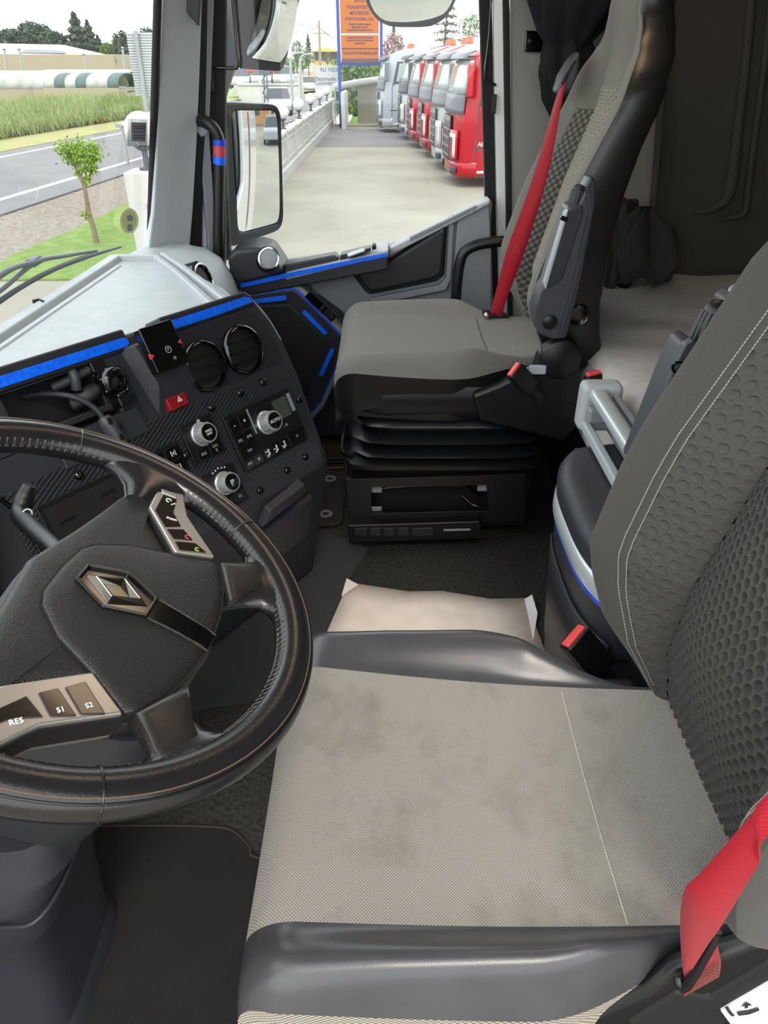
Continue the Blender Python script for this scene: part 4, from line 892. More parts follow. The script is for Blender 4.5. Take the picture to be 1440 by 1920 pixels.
# far armrest of the driver's seat, folded up beside the backrest
ra_ = thing('folded_armrest', 'grey folded armrest with ribbed knob behind driver backrest shoulder', 'armrest', at(1215, 830, x=.90))
def slab(name, px, x0, x1, m, parent, bevel=.006): return prism(name, SIDE(x0), [yz(*q, x0) for q in px], 0, x1-x0, m, parent, bevel=bevel)
slab('arm', [(1186, 880), (1226, 780), (1262, 690), (1284, 650), (1300, 640), (1316, 655), (1308, 700), (1262, 800), (1225, 900)], .850, .905, M['armrest'], ra_, .008)
slab('arm_cap', [(1262, 692), (1285, 646), (1300, 636), (1318, 650), (1300, 690), (1280, 718)], .846, .86, M['armrest'], ra_, .003)
for q in ((1272, 689), (1285, 700)): lathe('screw_hole', Fr(at(*q, x=.846), (0, 1, 0), (0, 0, 1), (-1, 0, 0)), [(.0085, -.002), (.0085, .0008), (.006, .0008), (.005, -.004), (0, -.004)], M['gloss'], ra_, segs=16)
kf = Fr(at(1318, 640, x=.870), (1, 0, 0), (0, .78, .1), None); kd = (at(1346, 583, x=.870)-at(1318, 640, x=.870)); kf = Fr(kf.o, (1, 0, 0), kd.cross(Vector((1, 0, 0))), kd)
L_ = kd.length
lathe('armrest_knob', kf, [(.010, -.012), (.013, -.006), (.0165, 0), (.0175, L_*.5), (.0165, L_), (.012, L_+.010), (.0, L_+.014)], M['black'], ra_, segs=24)
for i in range(16):
    t = 2*math.pi*i/16; box('knob_rib', (.0168*math.cos(t), .0168*math.sin(t), L_*.48), (.003, .003, L_*.92), M['armrest'], ra_, fr=kf, bevel=.0008)
slab('arm_second', [(1352, 600), (1362, 565), (1380, 552), (1396, 560), (1380, 620)], .875, .915, M['armrest'], ra_, .004)
lathe('knob_small', Fr(at(1384, 556, x=.895), (1, 0, 0), (0, .9, -.3), None), [(.012, -.01), (.013, .008), (.009, .014), (0, .015)], M['grey'], ra_, segs=18)
# ------------------------------------------------------------------ passenger seat
PO = (1.34, -.02, .11)
ps = thing('passenger_chair', 'grey fabric passenger seat with black leather side on rubber bellows base', 'seat', (1.90, -.16, 0))
seat_cushion(ps, PO, [M['pass_leather'], M['pass_cloth'], M['pass_cloth'], M['pass_cloth'], M['pass_leather']])
M['pass_rib'] = mat('pass_rib_cloth', (134, 132, 122), .9, spec=.2)
M['pass_dots'] = weave_mat('pass_dotted_cloth', (112, 111, 105), (62, 61, 58), .020, 'XZ', strength=.9)
save = (yk, yo, ho)
yk = lerp([.385, .48, .585, .80, .97, 1.06, 1.15, 1.45], [-.405, -.400, -.400, -.455, -.512, -.522, -.515, -.545])
yo = lerp([.385, .44, .5, .56, .61, .73, .97, 1.03, 1.1, 1.45], [0, .026, .062, .084, .094, .090, .062, .048, .014, .010])
ho = lerp([.385, .44, .5, .6, .95, 1.0, 1.05, 1.09, 1.14, 1.45], [.175, .205, .230, .240, .238, .232, .205, .150, .122, .108])
c1s, c0s = c1f, c0f
c1f = lerp([.40, .44, .507, .574, .644, .762, .879, 1.0, 1.08, 1.14, 1.45], [.122, .130, .150, .180, .190, .186, .178, .170, .120, .10, .09])
c0f = lerp([.40, .44, .507, .62, .79, 1.0, 1.08, 1.14, 1.45], [.112, .118, .128, .120, .112, .105, .09, .08, .07])
THK = lambda Z: np.interp(Z, [.4, .55, .7, .9, 1.15, 1.45], [1.05, .98, .86, .68, .66, .66])
shp = seat_back(ps, (PO[0], PO[1], PO[2]), [M['pass_rib'], M['pass_dots'], M['pass_cloth_v'], M['pass_leather'], M['pass_cloth_v'], M['pass_cloth_v']], tilt=0, z1=1.40)
xs_ = np.linspace(.384, .70, 20)
tube('cushion_seam', [Vector((x+PO[0], -.247+PO[1], .43-.0095-.007*math.sin(math.pi*(x-.382)/.33)+PO[2]+.0008)) for x in xs_], .0016, M['knit'], ps, segs=5, spline=0)
for s in (1, -1):
    zz = np.linspace(.45, .86, 40); tube('field_stitching', [Vector(p) for p in shp(np.stack([.56+s*(c1f(zz)+.003), back_y(c1f(zz)+.003, zz)+.001, zz], -1))], .0012, M['piping'], ps, segs=5, spline=0)
# black leather side facing of the cushion, tray, side plastics
loft('seat_tray', [rring(Vector((1.905, -.15, z)), SX, YF, w, d, p=7) for z, w, d in ((.475, .245, .262), (.455, .252, .268), (.41, .252, .266), (.385, .235, .25))], M['black'], ps)
slab('hinge_plate', [(885, 742), (935, 722), (1000, 690), (1010, 660), (1048, 640), (1086, 668), (1092, 720), (1080, 800), (1060, 830), (900, 790)], 1.632, 1.665, M['black'], ps, .010)
lathe('hinge_cap', Fr(at(1050, 672, x=1.632), (0, 1, 0), (0, 0, 1), (-1, 0, 0)), [(.050, -.02), (.049, .008), (.044, .012), (.0, .014)], M['black'], ps, segs=30)
lathe('lumbar_wheel', Fr(at(1085, 590, x=1.655), (0, 1, 0), (0, 0, 1), (-1, 0, 0)), [(.026, -.01), (.026, .004), (.022, .008), (.018, .006), (.0, .007)], M['gloss'], ps, segs=26)
bel = [(.385, .205, .225), (.372, .232, .250), (.360, .240, .258), (.346, .205, .222), (.336, .205, .222), (.322, .232, .252), (.314, .242, .262), (.302, .205, .226), (.292, .205, .226), (.280, .232, .254), (.272, .242, .264), (.262, .21, .23)]
loft('bellows', [rring(Vector((1.905, -.17, z)), SX, YF, w, d, n=36, p=7) for z, w, d in bel], M['rubber'], ps)
loft('base_top', [rring(Vector((1.905, -.16, z)), SX, YF, w, d, p=14) for z, w, d in ((.262, .22, .24), (.250, .245, .262), (.238, .245, .262))], M['black'], ps)
bp = [yz(648, 897, 1.66), yz(985, 888, 1.66), yz(985, 975, 1.66), yz(655, 985, 1.66)]
hole = [yz(697, 912, 1.66), yz(912, 908, 1.66), yz(916, 956, 1.66), yz(697, 961, 1.66)]
prism('base_front', SIDE(1.655), bp, 0, .02, M['black'], ps, bevel=.002, hole=hole)
box('base_inside', (1.77, -.16, .13), (.10, .50, .22), M['black_matte'], ps, bevel=.004)
box('base_body', (1.96, -.16, .12), (.30, .50, .24), M['black_matte'], ps, bevel=.004)
tube('base_hose', [at(699, 945, x=1.69), at(703, 925, x=1.69), at(730, 914, x=1.69), at(860, 911, x=1.69), at(900, 930, x=1.69)], .005, M['smoke_chrome'], ps, segs=8)
for q in ((706, 917), (706, 956), (905, 914)): box('base_bracket', tuple(at(*q, x=1.672)), (.006, .03, .022), M['grey'], ps, bevel=.003)
tube('base_lever', [at(868, 930, x=1.68), at(884, 945, x=1.66), at(900, 950, x=1.655), at(916, 955, x=1.655)], .004, M['smoke_chrome'], ps, segs=8)
dw = prism('floor_vent_tray', SIDE(1.615), [yz(652, 985, 1.615), yz(900, 978, 1.615), yz(906, 1010, 1.615), yz(654, 1019, 1.615)], 0, .06, M['black'], ps, bevel=.004)
for u0, u1 in ((664, 688), (694, 714), (720, 740), (746, 766), (772, 812)):
    prism('tray_cell', SIDE(1.6125), [yz(u0, 991, 1.6125), yz(u1, 990, 1.6125), yz(u1, 1005, 1.6125), yz(u0, 1006, 1.6125)], 0, .01, M['char2'], dw, bevel=.0015)
prism('tray_slot', SIDE(1.6125), [yz(832, 993, 1.6125), yz(882, 992, 1.6125), yz(882, 995, 1.6125), yz(832, 996, 1.6125)], 0, .01, M['grey'], dw, bevel=.0005)
tube('slide_bar', [at(660, 855, x=1.70), at(646, 850, x=1.74), at(642, 838, x=1.76), at(645, 815, x=1.80), at(650, 800, x=1.95)], .007, M['black'], ps, segs=8)
# near armrest of the passenger seat, folded upright
pa = thing('upright_armrest', 'grey folded armrest standing upright along the passenger seat side', 'armrest', at(1030, 640, x=1.60))
slab('arm', [(1002, 612), (999, 585), (1012, 545), (1022, 530), (1060, 402), (1064, 388), (1086, 380), (1100, 348), (1110, 330), (1118, 340), (1117, 385), (1086, 540), (1062, 632), (1040, 638), (1012, 628)], 1.585, 1.645, M['armrest'], pa, .007)
slab('arm_inset', [(1070, 392), (1092, 384), (1094, 400), (1056, 518), (1050, 528), (1026, 542), (1023, 536)], 1.581, 1.60, M['char'], pa, .003)
slab('arm_edge', [(1020, 532), (1060, 398), (1067, 392), (1062, 415), (1024, 545)], 1.578, 1.60, M['lgrey'], pa, .003)
slab('arm_spine', [(1098, 352), (1108, 330), (1118, 342), (1117, 385), (1086, 545), (1062, 634), (1046, 636), (1075, 530), (1104, 400)], 1.577, 1.60, M['char'], pa, .004)
lathe('pivot_cap', Fr(at(1031, 604, x=1.583), (0, 1, 0), (0, 0, 1), (-1, 0, 0)), [(.0165, -.004), (.0165, .002), (.014, .004), (.0, .005)], M['black'], pa, segs=26)
kd = at(1086, 352, x=1.60)-at(1076, 386, x=1.60); kf = Fr(at(1076, 386, x=1.60), (1, 0, 0), kd.cross(Vector((1, 0, 0))), kd); L_ = kd.length
lathe('armrest_knob', kf, [(.012, -.008), (.0135, 0), (.014, L_*.6), (.0125, L_), (.007, L_+.006), (0, L_+.007)], M['char2'], pa, segs=24)
for i in range(14):
    t = 2*math.pi*i/14; box('knob_rib', (.0135*math.cos(t), .0135*math.sin(t), L_*.45), (.0024, .0024, L_*.85), M['armrest'], pa, fr=kf, bevel=.0006)
for q in ((1055, 409), (1060, 411)): lathe('screw_hole', Fr(at(*q, x=1.577), (0, 1, 0), (0, 0, 1), (-1, 0, 0)), [(.005, -.002), (.005, .001), (0, .001)], M['gloss'], pa, segs=12)
# ------------------------------------------------------------------ belts and buckles
def ribbon(name, L, Rr, m, parent, th=.0016, n=6):
    """webbing between two edges given as point lists"""
    a, b = catmull(L, n), catmull(Rr, n); k = len(a)
    pts = np.array([[tuple(p), tuple(p*.5+q*.5), tuple(q)] for p, q in zip(a, b)])
    return grid(name, pts, m, parent, thick=th)
pb = thing('passenger_seat_belt', 'red seat belt webbing hanging from the passenger backrest shoulder guide', 'seat belt', at(935, 600, x=2.12))
ribbon('webbing', [at(1055, 157, x=2.03), at(1040, 190, x=2.01), at(1000, 330, x=1.99), at(950, 470, x=2.00), at(925, 565, x=2.03), at(918, 588, x=2.05)],
       [at(1061, 153, x=2.01), at(1052, 195, x=1.98), at(1026, 330, x=1.96), at(984, 470, x=1.97), at(950, 560, x=2.00), at(941, 594, x=2.02)], M['belt'], pb)
slab('belt_anchor', [(906, 588), (940, 590), (962, 598), (960, 606), (930, 600), (906, 594)], 2.03, 2.07, M['black'], pb, .003)
lathe('anchor_bolt', Fr(at(912, 591, x=2.028), (0, 1, 0), (0, 0, 1), (-1, 0, 0)), [(.008, -.004), (.008, .004), (.004, .008), (0, .008)], M['chrome'], pb, segs=12)
gd = slab('belt_guide', [(1042, 175), (1052, 142), (1070, 112), (1088, 94), (1088, 110), (1084, 140), (1072, 168), (1060, 178)], 2.02, 2.08, M['armrest'], pb, .010)
slab('guide_slot', [(1052, 158), (1062, 138), (1078, 112), (1080, 115), (1066, 142), (1060, 156)], 2.016, 2.03, M['black_matte'], pb, .002)
def buckle(name, label, o, ax_, up_, L=.075, w=.034, d=.020, short=False):
    ax_ = Vector(ax_).normalized(); f = Fr(o, Vector(up_).cross(ax_), Vector(up_)-ax_*Vector(up_).dot(ax_), None); f = Fr(o, f.x, f.y, ax_)
    b = thing(name, label, 'buckle', f(0, 0, -L))
    box('buckle_body', (0, 0, -L/2), (w, d, L), M['black'], b, fr=f, bevel=.004)
    box('release_button', (0, .002, -.003), (w*.86, d*.62, .014), M['red_btn'], b, fr=f, bevel=.002)
    box('tongue_slot', (0, -d*.36, .001), (w*.7, .0025, .003), M['black_matte'], b, fr=f, bevel=.0005)
    if not short:
        box('buckle_stem', (0, 0, -L-.022), (w*.5, d*.35, .05), M['black_matte'], b, fr=f, bevel=.003)
    return b
o = at(1075, 1193, x=.86)
db_ = buckle('driver_belt_buckle', 'black belt buckle with large red release beside driver cushion', o, (.10, .52, .62), (-.75, -.10, .66), .085, .052, .030)
box('stalk_bracket', tuple(at(1170, 1228, x=.88)), (.03, .06, .012), M['black'], db_, bevel=.003)
tube('stalk_cable', [at(1120, 1240, x=.86), at(1150, 1238, x=.87), at(1178, 1215, x=.90)], .006, M['armrest'], db_, segs=8)
buckle('passenger_belt_buckle', 'black belt buckle with pinkish red release on passenger seat side', at(963, 693, x=1.60), (-.10, .60, .62), (-.8, -.1, .5), .070, .044, .026)
box('buckle_latch_plate', tuple(at(1008, 693, x=1.62)), (.012, .040, .022), M['lgrey'], ps, bevel=.003)
buckle('bunk_belt_buckle', 'small black buckle with red button in front of the bunk mattress', at(1112, 700, x=1.42), (0, .15, 1), (-.9, -.2, .2), .05, .034, .024)
rb = thing('driver_seat_belt', 'dark red seat belt running to the anchor loop by the driver cushion', 'seat belt', at(1300, 1860, x=.33))
ribbon('webbing', [Vector((.300, -.425, 1.06)), Vector((.298, -.345, .92)), at(1470, 1462, x=.30), at(1400, 1540, x=.295), at(1312, 1640, x=.30), at(1282, 1672, x=.305), at(1275, 1740, x=.312), at(1280, 1815, x=.32), at(1284, 1835, x=.325)],
       [Vector((.296, -.465, 1.03)), Vector((.288, -.385, .88)), at(1470, 1545, x=.285), at(1420, 1625, x=.283), at(1370, 1708, x=.288), at(1345, 1748, x=.292), at(1330, 1768, x=.30), at(1300, 1815, x=.315), at(1290, 1832, x=.322)], M['belt'], rb)
tube('anchor_loop', [at(1337, 1748, x=.315), at(1340, 1757, x=.313), at(1288, 1848, x=.318), at(1272, 1842, x=.322), at(1272, 1834, x=.325)], .0045, M['black'], rb, segs=8, spline=3)
ribbon('sewn_tab', [at(1342, 1765, x=.322), at(1350, 1800, x=.328), at(1347, 1828, x=.330)], [at(1285, 1850, x=.322), at(1284, 1858, x=.326), at(1280, 1866, x=.328)], M['belt'], rb)
it = []
for k in range(5):
    a, b = at(1348, 1803+k*6, x=.3215), at(1290, 1843+k*5, x=.3185)
    for i in range(9):
        p = a+(b-a)*((i+.2)/9); q = a+(b-a)*((i+.75)/9); it.append((Fr((p+q)/2, q-p, (1, 0, 0)), (0, 0, 0), ((q-p).length, .001, .0012)))
join_boxes('tab_stitching', it, M['tan_thread'], rb)['kind'] = 'stuff'
# ================================================================== sleeper, storage between the seats, loose things, lamp
bk_ = thing('bunk_mattress', 'pale beige grey bunk mattress with wrinkled cover behind the seats', 'mattress', (1.25, -.92, .30))
nx, ny = 90, 40; X = np.linspace(.12, 2.37, nx)[:, None]*np.ones((1, ny)); V = np.linspace(0, 1, ny)[None, :]*np.ones((nx, 1))
prof_y = np.interp(V, [0, .10, .16, .22, .28, 1], [-.515, -.508, -.515, -.535, -.57, -1.335]); prof_z = np.interp(V, [0, .10, .16, .22, .28, 1], [.335, .50, .545, .562, .568, .575])
wr_ = .0032*np.sin(X*23+V*9+1.5*np.sin(X*7))*smooth(.15, .4, V)+.003*np.sin(X*11-V*30)*smooth(.2, .5, V)
grid('cover', np.stack([X, prof_y, prof_z+wr_], -1), M['mattress'], bk_)
for y_, z_ in ((-.512, .53), (-.511, .36)): tube('cover_seam', [(x, y_, z_) for x in (.15, .8, 1.5, 2.35)], .004, M['mattress'], bk_, segs=6, spline=2)
struct(box('trim_3', (1.24, -.945, .16), (2.30, .79, .33), M['char2'], bevel=.01))
# drawer unit between the seats
cu = thing('centre_storage_unit', 'bow-fronted storage unit with dark lid, silver band and blue line between seats', 'cabinet', (1.10, -.44, 0))
def bow(z, ins=0.0, x0=.84, x1=1.335):
    out = []
    for t in np.linspace(0, 1, 25):
        x = x0+ins+(x1-x0-2*ins)*t; s = 2*t-1
        y = -.335-ins-.075*abs(s)**3.2-(.06 if abs(s) > .999 else 0); out.append(Vector((x, y, z)))
    return out+[Vector((x1-ins, -.52, z)), Vector((x0+ins, -.52, z))]
loft('body', [bow(.0, .035), bow(.03, .022), bow(.10, .018), bow(.24, .012), bow(.34, .006), bow(.392, .002)], M['char'], cu)
loft('front_inset', [[p+Vector((0, .006, 0)) for p in bow(z, i)[2:20]] for z, i in ((.10, .02), (.20, .014), (.33, .006))], M['char2'], cu, closed=False, caps=False, solid=.006)
loft('blue_line', [bow(.392, .0), bow(.398, -.002), bow(.402, .0)], M['blue_line'], cu)
loft('silver_band', [bow(.402, .0), bow(.406, -.004), bow(.432, -.003), bow(.440, .004)], M['alu'], cu)
loft('lid', [bow(.440, .008), bow(.446, -.002), bow(.470, -.003), bow(.484, .004), bow(.492, .018), bow(.495, .04)], M['char'], cu)
hf = thing('grab_rail', 'light grey grab handle with silver bar above the storage unit lid', 'handle', (1.2, -.45, .495))
blk = [zp(1100, 726, .60), zp(1140, 715, .60), zp(1157, 745, .60), zp(1150, 770, .60), zp(1128, 752, .60), zp(1104, 740, .60)]
box('end_block', (1.385, -.452, .548), (.05, .085, .105), M['lgrey'], hf, bevel=.014, bseg=3)
loft('grip_bar', [rring(Vector((x, -.440, .582)), Vector((0, 1, 0)), Vector((0, 0, 1)), .017, .012, n=16, p=4) for x in (1.38, 1.2, 1.0, .86)], M['alu'], hf)
box('end_block', (.845, -.452, .548), (.05, .085, .105), M['lgrey'], hf, bevel=.014, bseg=3)
box('lower_rail', (1.115, -.425, .512), (.54, .018, .022), M['lgrey'], hf, bevel=.005)
box('back_plate', (1.115, -.478, .540), (.54, .014, .085), M['grey'], hf, bevel=.004)
box('rail_clip', (1.345, -.445, .545), (.03, .05, .03), M['grey'], hf, bevel=.005)
# black curtain bunched at the door post
cr = thing('tied_curtain', 'black fabric curtain bunched up beside the passenger headrest', 'curtain', at(1045, 260, x=2.30))
def bunch(name, path, rad, folds, m, parent, seed, depth=.55):
    rs = random.Random(seed); ph0 = [rs.uniform(0, 6.28) for _ in range(4)]; P = catmull(path, 8); rings = []
    for i, p in enumerate(P):
        f = i/(len(P)-1); r = float(np.interp(f, np.linspace(0, 1, len(rad)), rad)); ring = []
        for k in range(48):
            t = 2*math.pi*k/48; w = 1+.16*math.sin(folds*t+ph0[0]+3*f)+.10*math.sin((folds+3)*t+ph0[1]-5*f)+.07*math.sin(3*t+ph0[2]+9*f)
            ring.append(p+Vector((depth*r*w*math.cos(t), r*w*math.sin(t), .012*math.sin(5*t+ph0[3]))))
        rings.append(ring)
    return loft(name, rings, m, parent)
bunch('curtain_fold', [at(1100, -420, x=2.27), at(1089, -80, x=2.27), at(1082, 0, x=2.27), at(1066, 50, x=2.28), at(1060, 85, x=2.28), at(1064, 130, x=2.28), at(1074, 190, x=2.29), at(1076, 250, x=2.30), at(1072, 310, x=2.31)], [.13, .12, .11, .085, .055, .075, .078, .045, .02], 5, M['curtain'], cr, 3, .6)
bunch('curtain_fold', [at(1054, -80, x=2.24), at(1050, -20, x=2.24), at(1040, 25, x=2.25), at(1034, 52, x=2.26)], [.075, .06, .035, .012], 4, M['curtain'], cr, 9, .6)
bunch('curtain_fold', [at(1048, 60, x=2.27), at(1039, 115, x=2.27), at(1041, 150, x=2.27), at(1052, 200, x=2.29)], [.022, .040, .034, .012], 3, M['curtain'], cr, 5, .6)
dq = thing('dark_bundle', 'dark crumpled bundle of bedding at the end of the bunk', 'bedding', at(1215, 515, x=2.20))
bunch('bundle_cloth', [at(1212, 395, x=2.28), at(1210, 425, x=2.27), at(1212, 460, x=2.25), at(1212, 495, x=2.23), at(1212, 520, x=2.22)], [.02, .07, .085, .09, .07], 4, M['bag'], dq, 12, .9)
bunch('bundle_cloth', [at(1165, 380, x=2.32), at(1166, 450, x=2.30), at(1160, 505, x=2.28), at(1150, 535, x=2.25)], [.05, .055, .06, .05], 6, M['bag'], dq, 21, .5)
# protective paper on the floor
pp = thing('floor_paper', 'beige sheet of protective paper lying on the cab floor', 'paper', (1.25, -.12, .004))
P2 = [zp(*q, .006) for q in [(655, 1088), (672, 1096), (765, 1106), (830, 1108), (880, 1117), (920, 1120), (985, 1122)]]
edge = P2; n1 = len(edge); rows = []
lo_ = [(.98, .205-.595*i/(n1-1)) for i in range(n1)]
for k in range(8):
    t = k/7.; rows.append([(a[0]*(1-t)+b[0]*t, a[1]*(1-t)+b[1]*t, .005+.004*math.sin(3*t+2.2*j)*(.4+.6*(k in (0, 1)))) for j, (a, b) in enumerate(zip(edge, lo_))])
grid('sheet', rows, M['paper'], pp, thick=.0008)
pc_ = mat('paper_white', (236, 236, 236), .8)
a, b, c_, d_ = at(984, 1123, z=.008), at(998, 1115, z=.030), at(1008, 1150, z=.012), at(1000, 1200, z=.006)
mesh('folded_corner', [a, b, c_, d_, a-Vector((.02, 0, .002))], [(0, 1, 2), (0, 2, 3), (0, 3, 4)], pc_, pp, solid=.0008, smoothed=False)
mesh('folded_corner', [at(650, 1084, z=.022), at(672, 1096, z=.008), at(640, 1118, z=.008)], [(0, 1, 2)], M['paper'], pp, solid=.0008, smoothed=False)
# carpet pieces on the floor
cp = struct(thing('trim_4', None, None, (1.4, .2, 0)))
prism('carpet_field', WORLD, [zp(560, 985, .004), zp(650, 1010, .004), zp(690, 1030, .004), zp(650, 1090, .004), zp(600, 1215, .004), zp(560, 1300, .004), (1.02, .50), (1.45, .45)], .0, .004, M['carpet2'], cp, bevel=.001)
pm = thing('passenger_mat', 'dark brown rubber mat with grey eyelets in passenger footwell', 'mat', (1.9, .3, 0))
prism('mat_sheet', WORLD, [zp(560, 986, .008), zp(628, 984, .008), zp(640, 978, .008), zp(643, 965, .008), (1.98, .12), (2.26, .12), (2.26, .70), (1.6, .70)], .0, .008, mat('mat_brown', (44, 38, 32), .8, bump=('noise', 400, .6, .002)), pm, bevel=.002)
tube('mat_border', [at(585, 985, z=.009), at(626, 983, z=.009), at(638, 978, z=.009), at(641, 960, z=.009), at(638, 900, z=.009)], .004, M['mat_edge'], pm, segs=6, spline=3)
for q in ((611, 964), (619, 898)): lathe('eyelet', Fr(at(*q, z=.008), (1, 0, 0), (0, 1, 0)), [(.020, 0), (.020, .003), (.011, .003), (.011, 0)], M['grey'], pm, segs=20, caps=False)
for v_, m in ((861, 'bronze'), (867, 'bronze'), (878, 'tan_thread')): tube('sill_strip', [at(600, v_+1, z=.014), at(645, v_-1, z=.014)], .004, M[m], pm, segs=6, spline=0)
# ceiling lamp
cl_ = thing('ceiling_lamp', 'rectangular warm white lamp on the cab ceiling', 'lamp', (1.70, -.42, 1.925))
box('lamp_housing', (1.70, -.42, 1.912), (.60, .34, .026), M['lgrey'], cl_, bevel=.008)
M['lamp_glow'] = bpy.data.materials.new('lamp_diffuser_glow'); M['lamp_glow'].use_nodes = True
N_ = M['lamp_glow'].node_tree.nodes['Principled BSDF']; N_.inputs['Base Color'].default_value = (1, .9, .75, 1); N_.inputs['Emission Color'].default_value = (1.0, .74, .48, 1); N_.inputs['Emission Strength'].default_value = 5.0
box('lamp_diffuser', (1.70, -.42, 1.893), (.54, .28, .014), M['lamp_glow'], cl_, bevel=.004)
# ------------------------------------------------------------------ wiper outside the windscreen
wi = thing('windscreen_wiper', 'black windscreen wiper resting along the lower edge of the glass', 'wiper', on_ws(40, 560))
def ow(u, v, d=.03): return on_ws(u, v)+Vector((0, d, 0))
tube('wiper_blade', [ow(-60, 625), ow(0, 583), ow(60, 541), ow(120, 507), ow(180, 483), ow(246, 463)], [.005, .006, .006, .006, .006, .003], M['outer_black'], wi, segs=8)
tube('wiper_arm', [ow(-60, 590, .05), ow(0, 551, .05), ow(35, 522, .05), ow(62, 503, .045), ow(100, 490, .04)], [.009, .009, .008, .006, .005], M['t_grey'], wi, segs=8)
tube('wiper_frame', [ow(-30, 592, .035), ow(40, 541, .04), ow(100, 492, .042), ow(150, 480, .04), ow(205, 470, .035)], [.004, .005, .006, .005, .004], M['t_grey'], wi, segs=8)
box('wiper_clip', tuple(ow(104, 490, .05)), (.05, .02, .018), M['outer_black'], wi, bevel=.004)
# ================================================================== outside mirrors of this truck
def mirror(name, label, px, x, tgt, housing_px, bulge, extra=0):
    """px: glass outline; the glass is turned so that the driver's door sees the direction tgt in it"""
    cu_, cv = sum(p[0] for p in px)/len(px), sum(p[1] for p in px)/len(px)
    c0 = at(cu_, cv, x=x); d = (c0-Vector((0, 0, CAMZ))).normalized(); n = (Vector(tgt).normalized()-d).normalized()
    ex = Vector((0, 0, 1)).cross(n).normalized(); ey = n.cross(ex); f = Fr(c0, ex, ey, n)
    def hit(u, v, h=0):
        r = at(u, v, x=1.0)-Vector((0, 0, CAMZ)); o = Vector((0, 0, CAMZ)); t = (c0+n*h-o).dot(n)/r.dot(n); p = o+r*t-c0
        return (p.dot(ex), p.dot(ey))
    root = thing(name, label, 'mirror', c0-n*.05)
    def dense(q, m_=72):
        L = [0.0]; q = [Vector(p) for p in q]; q2 = q+[q[0]]
        for i in range(len(q)): L.append(L[-1]+(q2[i+1]-q2[i]).length)
        out = []
        for k in range(m_):
            d_ = L[-1]*k/m_; i = max(j for j in range(len(q)) if L[j] <= d_); f_ = (d_-L[i])/max(1e-9, L[i+1]-L[i]); out.append(tuple(q2[i]+(q2[i+1]-q2[i])*f_))
        return out
    poly = [hit(*p) for p in dense(px)]; housing_px = dense(housing_px)
    R_ = max(Vector(p).length for p in poly); rings = []
    for s in np.linspace(1, .0006, 26):
        rings.append([f(a*s, b*s, bulge*(1-(a*a+b*b)*s*s/(R_*R_))) for a, b in poly])
    loft('mirror_glass', rings, M['mirror'], root, caps=False)
    hp_ = [hit(*p) for p in housing_px]
    m_ = [f(a*1.03, b*1.03, .006) for a, b in poly]
    big = [f(a, b, .010) for a, b in hp_]; mid_ = [f(a, b, -.03) for a, b in [(p[0]*1.01, p[1]*1.01) for p in hp_]]; back = [f(a*.7, b*.75, -.13) for a, b in hp_]; 
    inner = [f(a*1.0, b*1.0, -.004) for a, b in poly]
    loft('mirror_housing', [inner, m_, big, mid_, back], M['outer_black'], root, bevel=.006)
    return root
def rpx(quad, r=.18, n=4):
    """rounded quad in pixels"""
    out = []; q = [Vector(p) for p in quad]
    for i in range(4):
        a, b, c_ = q[i-1], q[i], q[(i+1) % 4]; p0 = b+(a-b)*r; p2 = b+(c_-b)*r
        for k in range(n+1):
            t = k/n; out.append(tuple(p0*(1-t)**2+b*2*t*(1-t)+p2*t*t))
    return out
mirror('main_mirror', 'tall black framed main door mirror showing the truck side', rpx([(432, 207), (518, 207), (524, 416), (446, 437)], .10), 2.62, (-.035, -1, -.22), rpx([(411, 190), (523, 196), (529, 428), (420, 466)], .14), .008)
mirror('wide_angle_mirror', 'upper wide-angle mirror in black housing above the main door mirror', rpx([(492, -30), (562, -30), (533, 118), (459, 106)], .12), 2.60, (-.02, -1, -.45), rpx([(428, -40), (566, -40), (528, 132), (437, 126)], .12), .022)
km = mirror('kerb_mirror', 'round kerb mirror hanging at the top of the passenger window', rpx([(668, -150), (880, -150), (838, 42), (700, 42)], .35, 6), 2.66, (.45, -.10, -.85), rpx([(655, -165), (893, -165), (845, 47), (692, 47)], .35, 6), .03)
tube('mirror_stay', [at(771, -60, x=2.72), at(771, -200, x=2.72), at(760, -330, x=2.60), at(750, -360, x=2.45)], .018, M['outer_black'], km, segs=8)
ma = thing('mirror_arm', 'black mirror bracket panel joining the door mirrors to the pillar', 'bracket', at(425, 470, x=2.5))
prism('bracket_panel', SIDE(2.50), [yz(408, -60, 2.5), yz(462, -60, 2.5), yz(440, 128, 2.5), yz(421, 188, 2.5), yz(432, 470, 2.5), yz(445, 478, 2.5), yz(405, 500, 2.5), yz(402, 200, 2.5)], 0, .03, M['outer_black'], ma, bevel=.008)
# own truck's white flank, seen in the mirrors
fl = thing('truck_flank', 'white outer side of this truck seen in the door mirrors', 'truck body', (2.50, -1.2, -1.0))
prism('cab_side', SIDE(2.465), [(-.42, 1.9), (-1.9, 1.9), (-1.9, -1.0), (.75, -1.0), (.75, .45), (-.36, .60)], 0, .03, M['cab_white'], fl, bevel=.01)
prism('red_stripe', SIDE(2.494), [(-.85, .95), (-1.0, .95), (-1.02, .1), (-.88, .1)], 0, .004, M['hazard'], fl, bevel=0)
prism('side_fairing', SIDE(2.45), [(-1.95, 2.2), (-2.6, 2.2), (-2.6, -1.1), (-1.95, -1.1)], 0, .04, M['cab_white'], fl, bevel=.02)

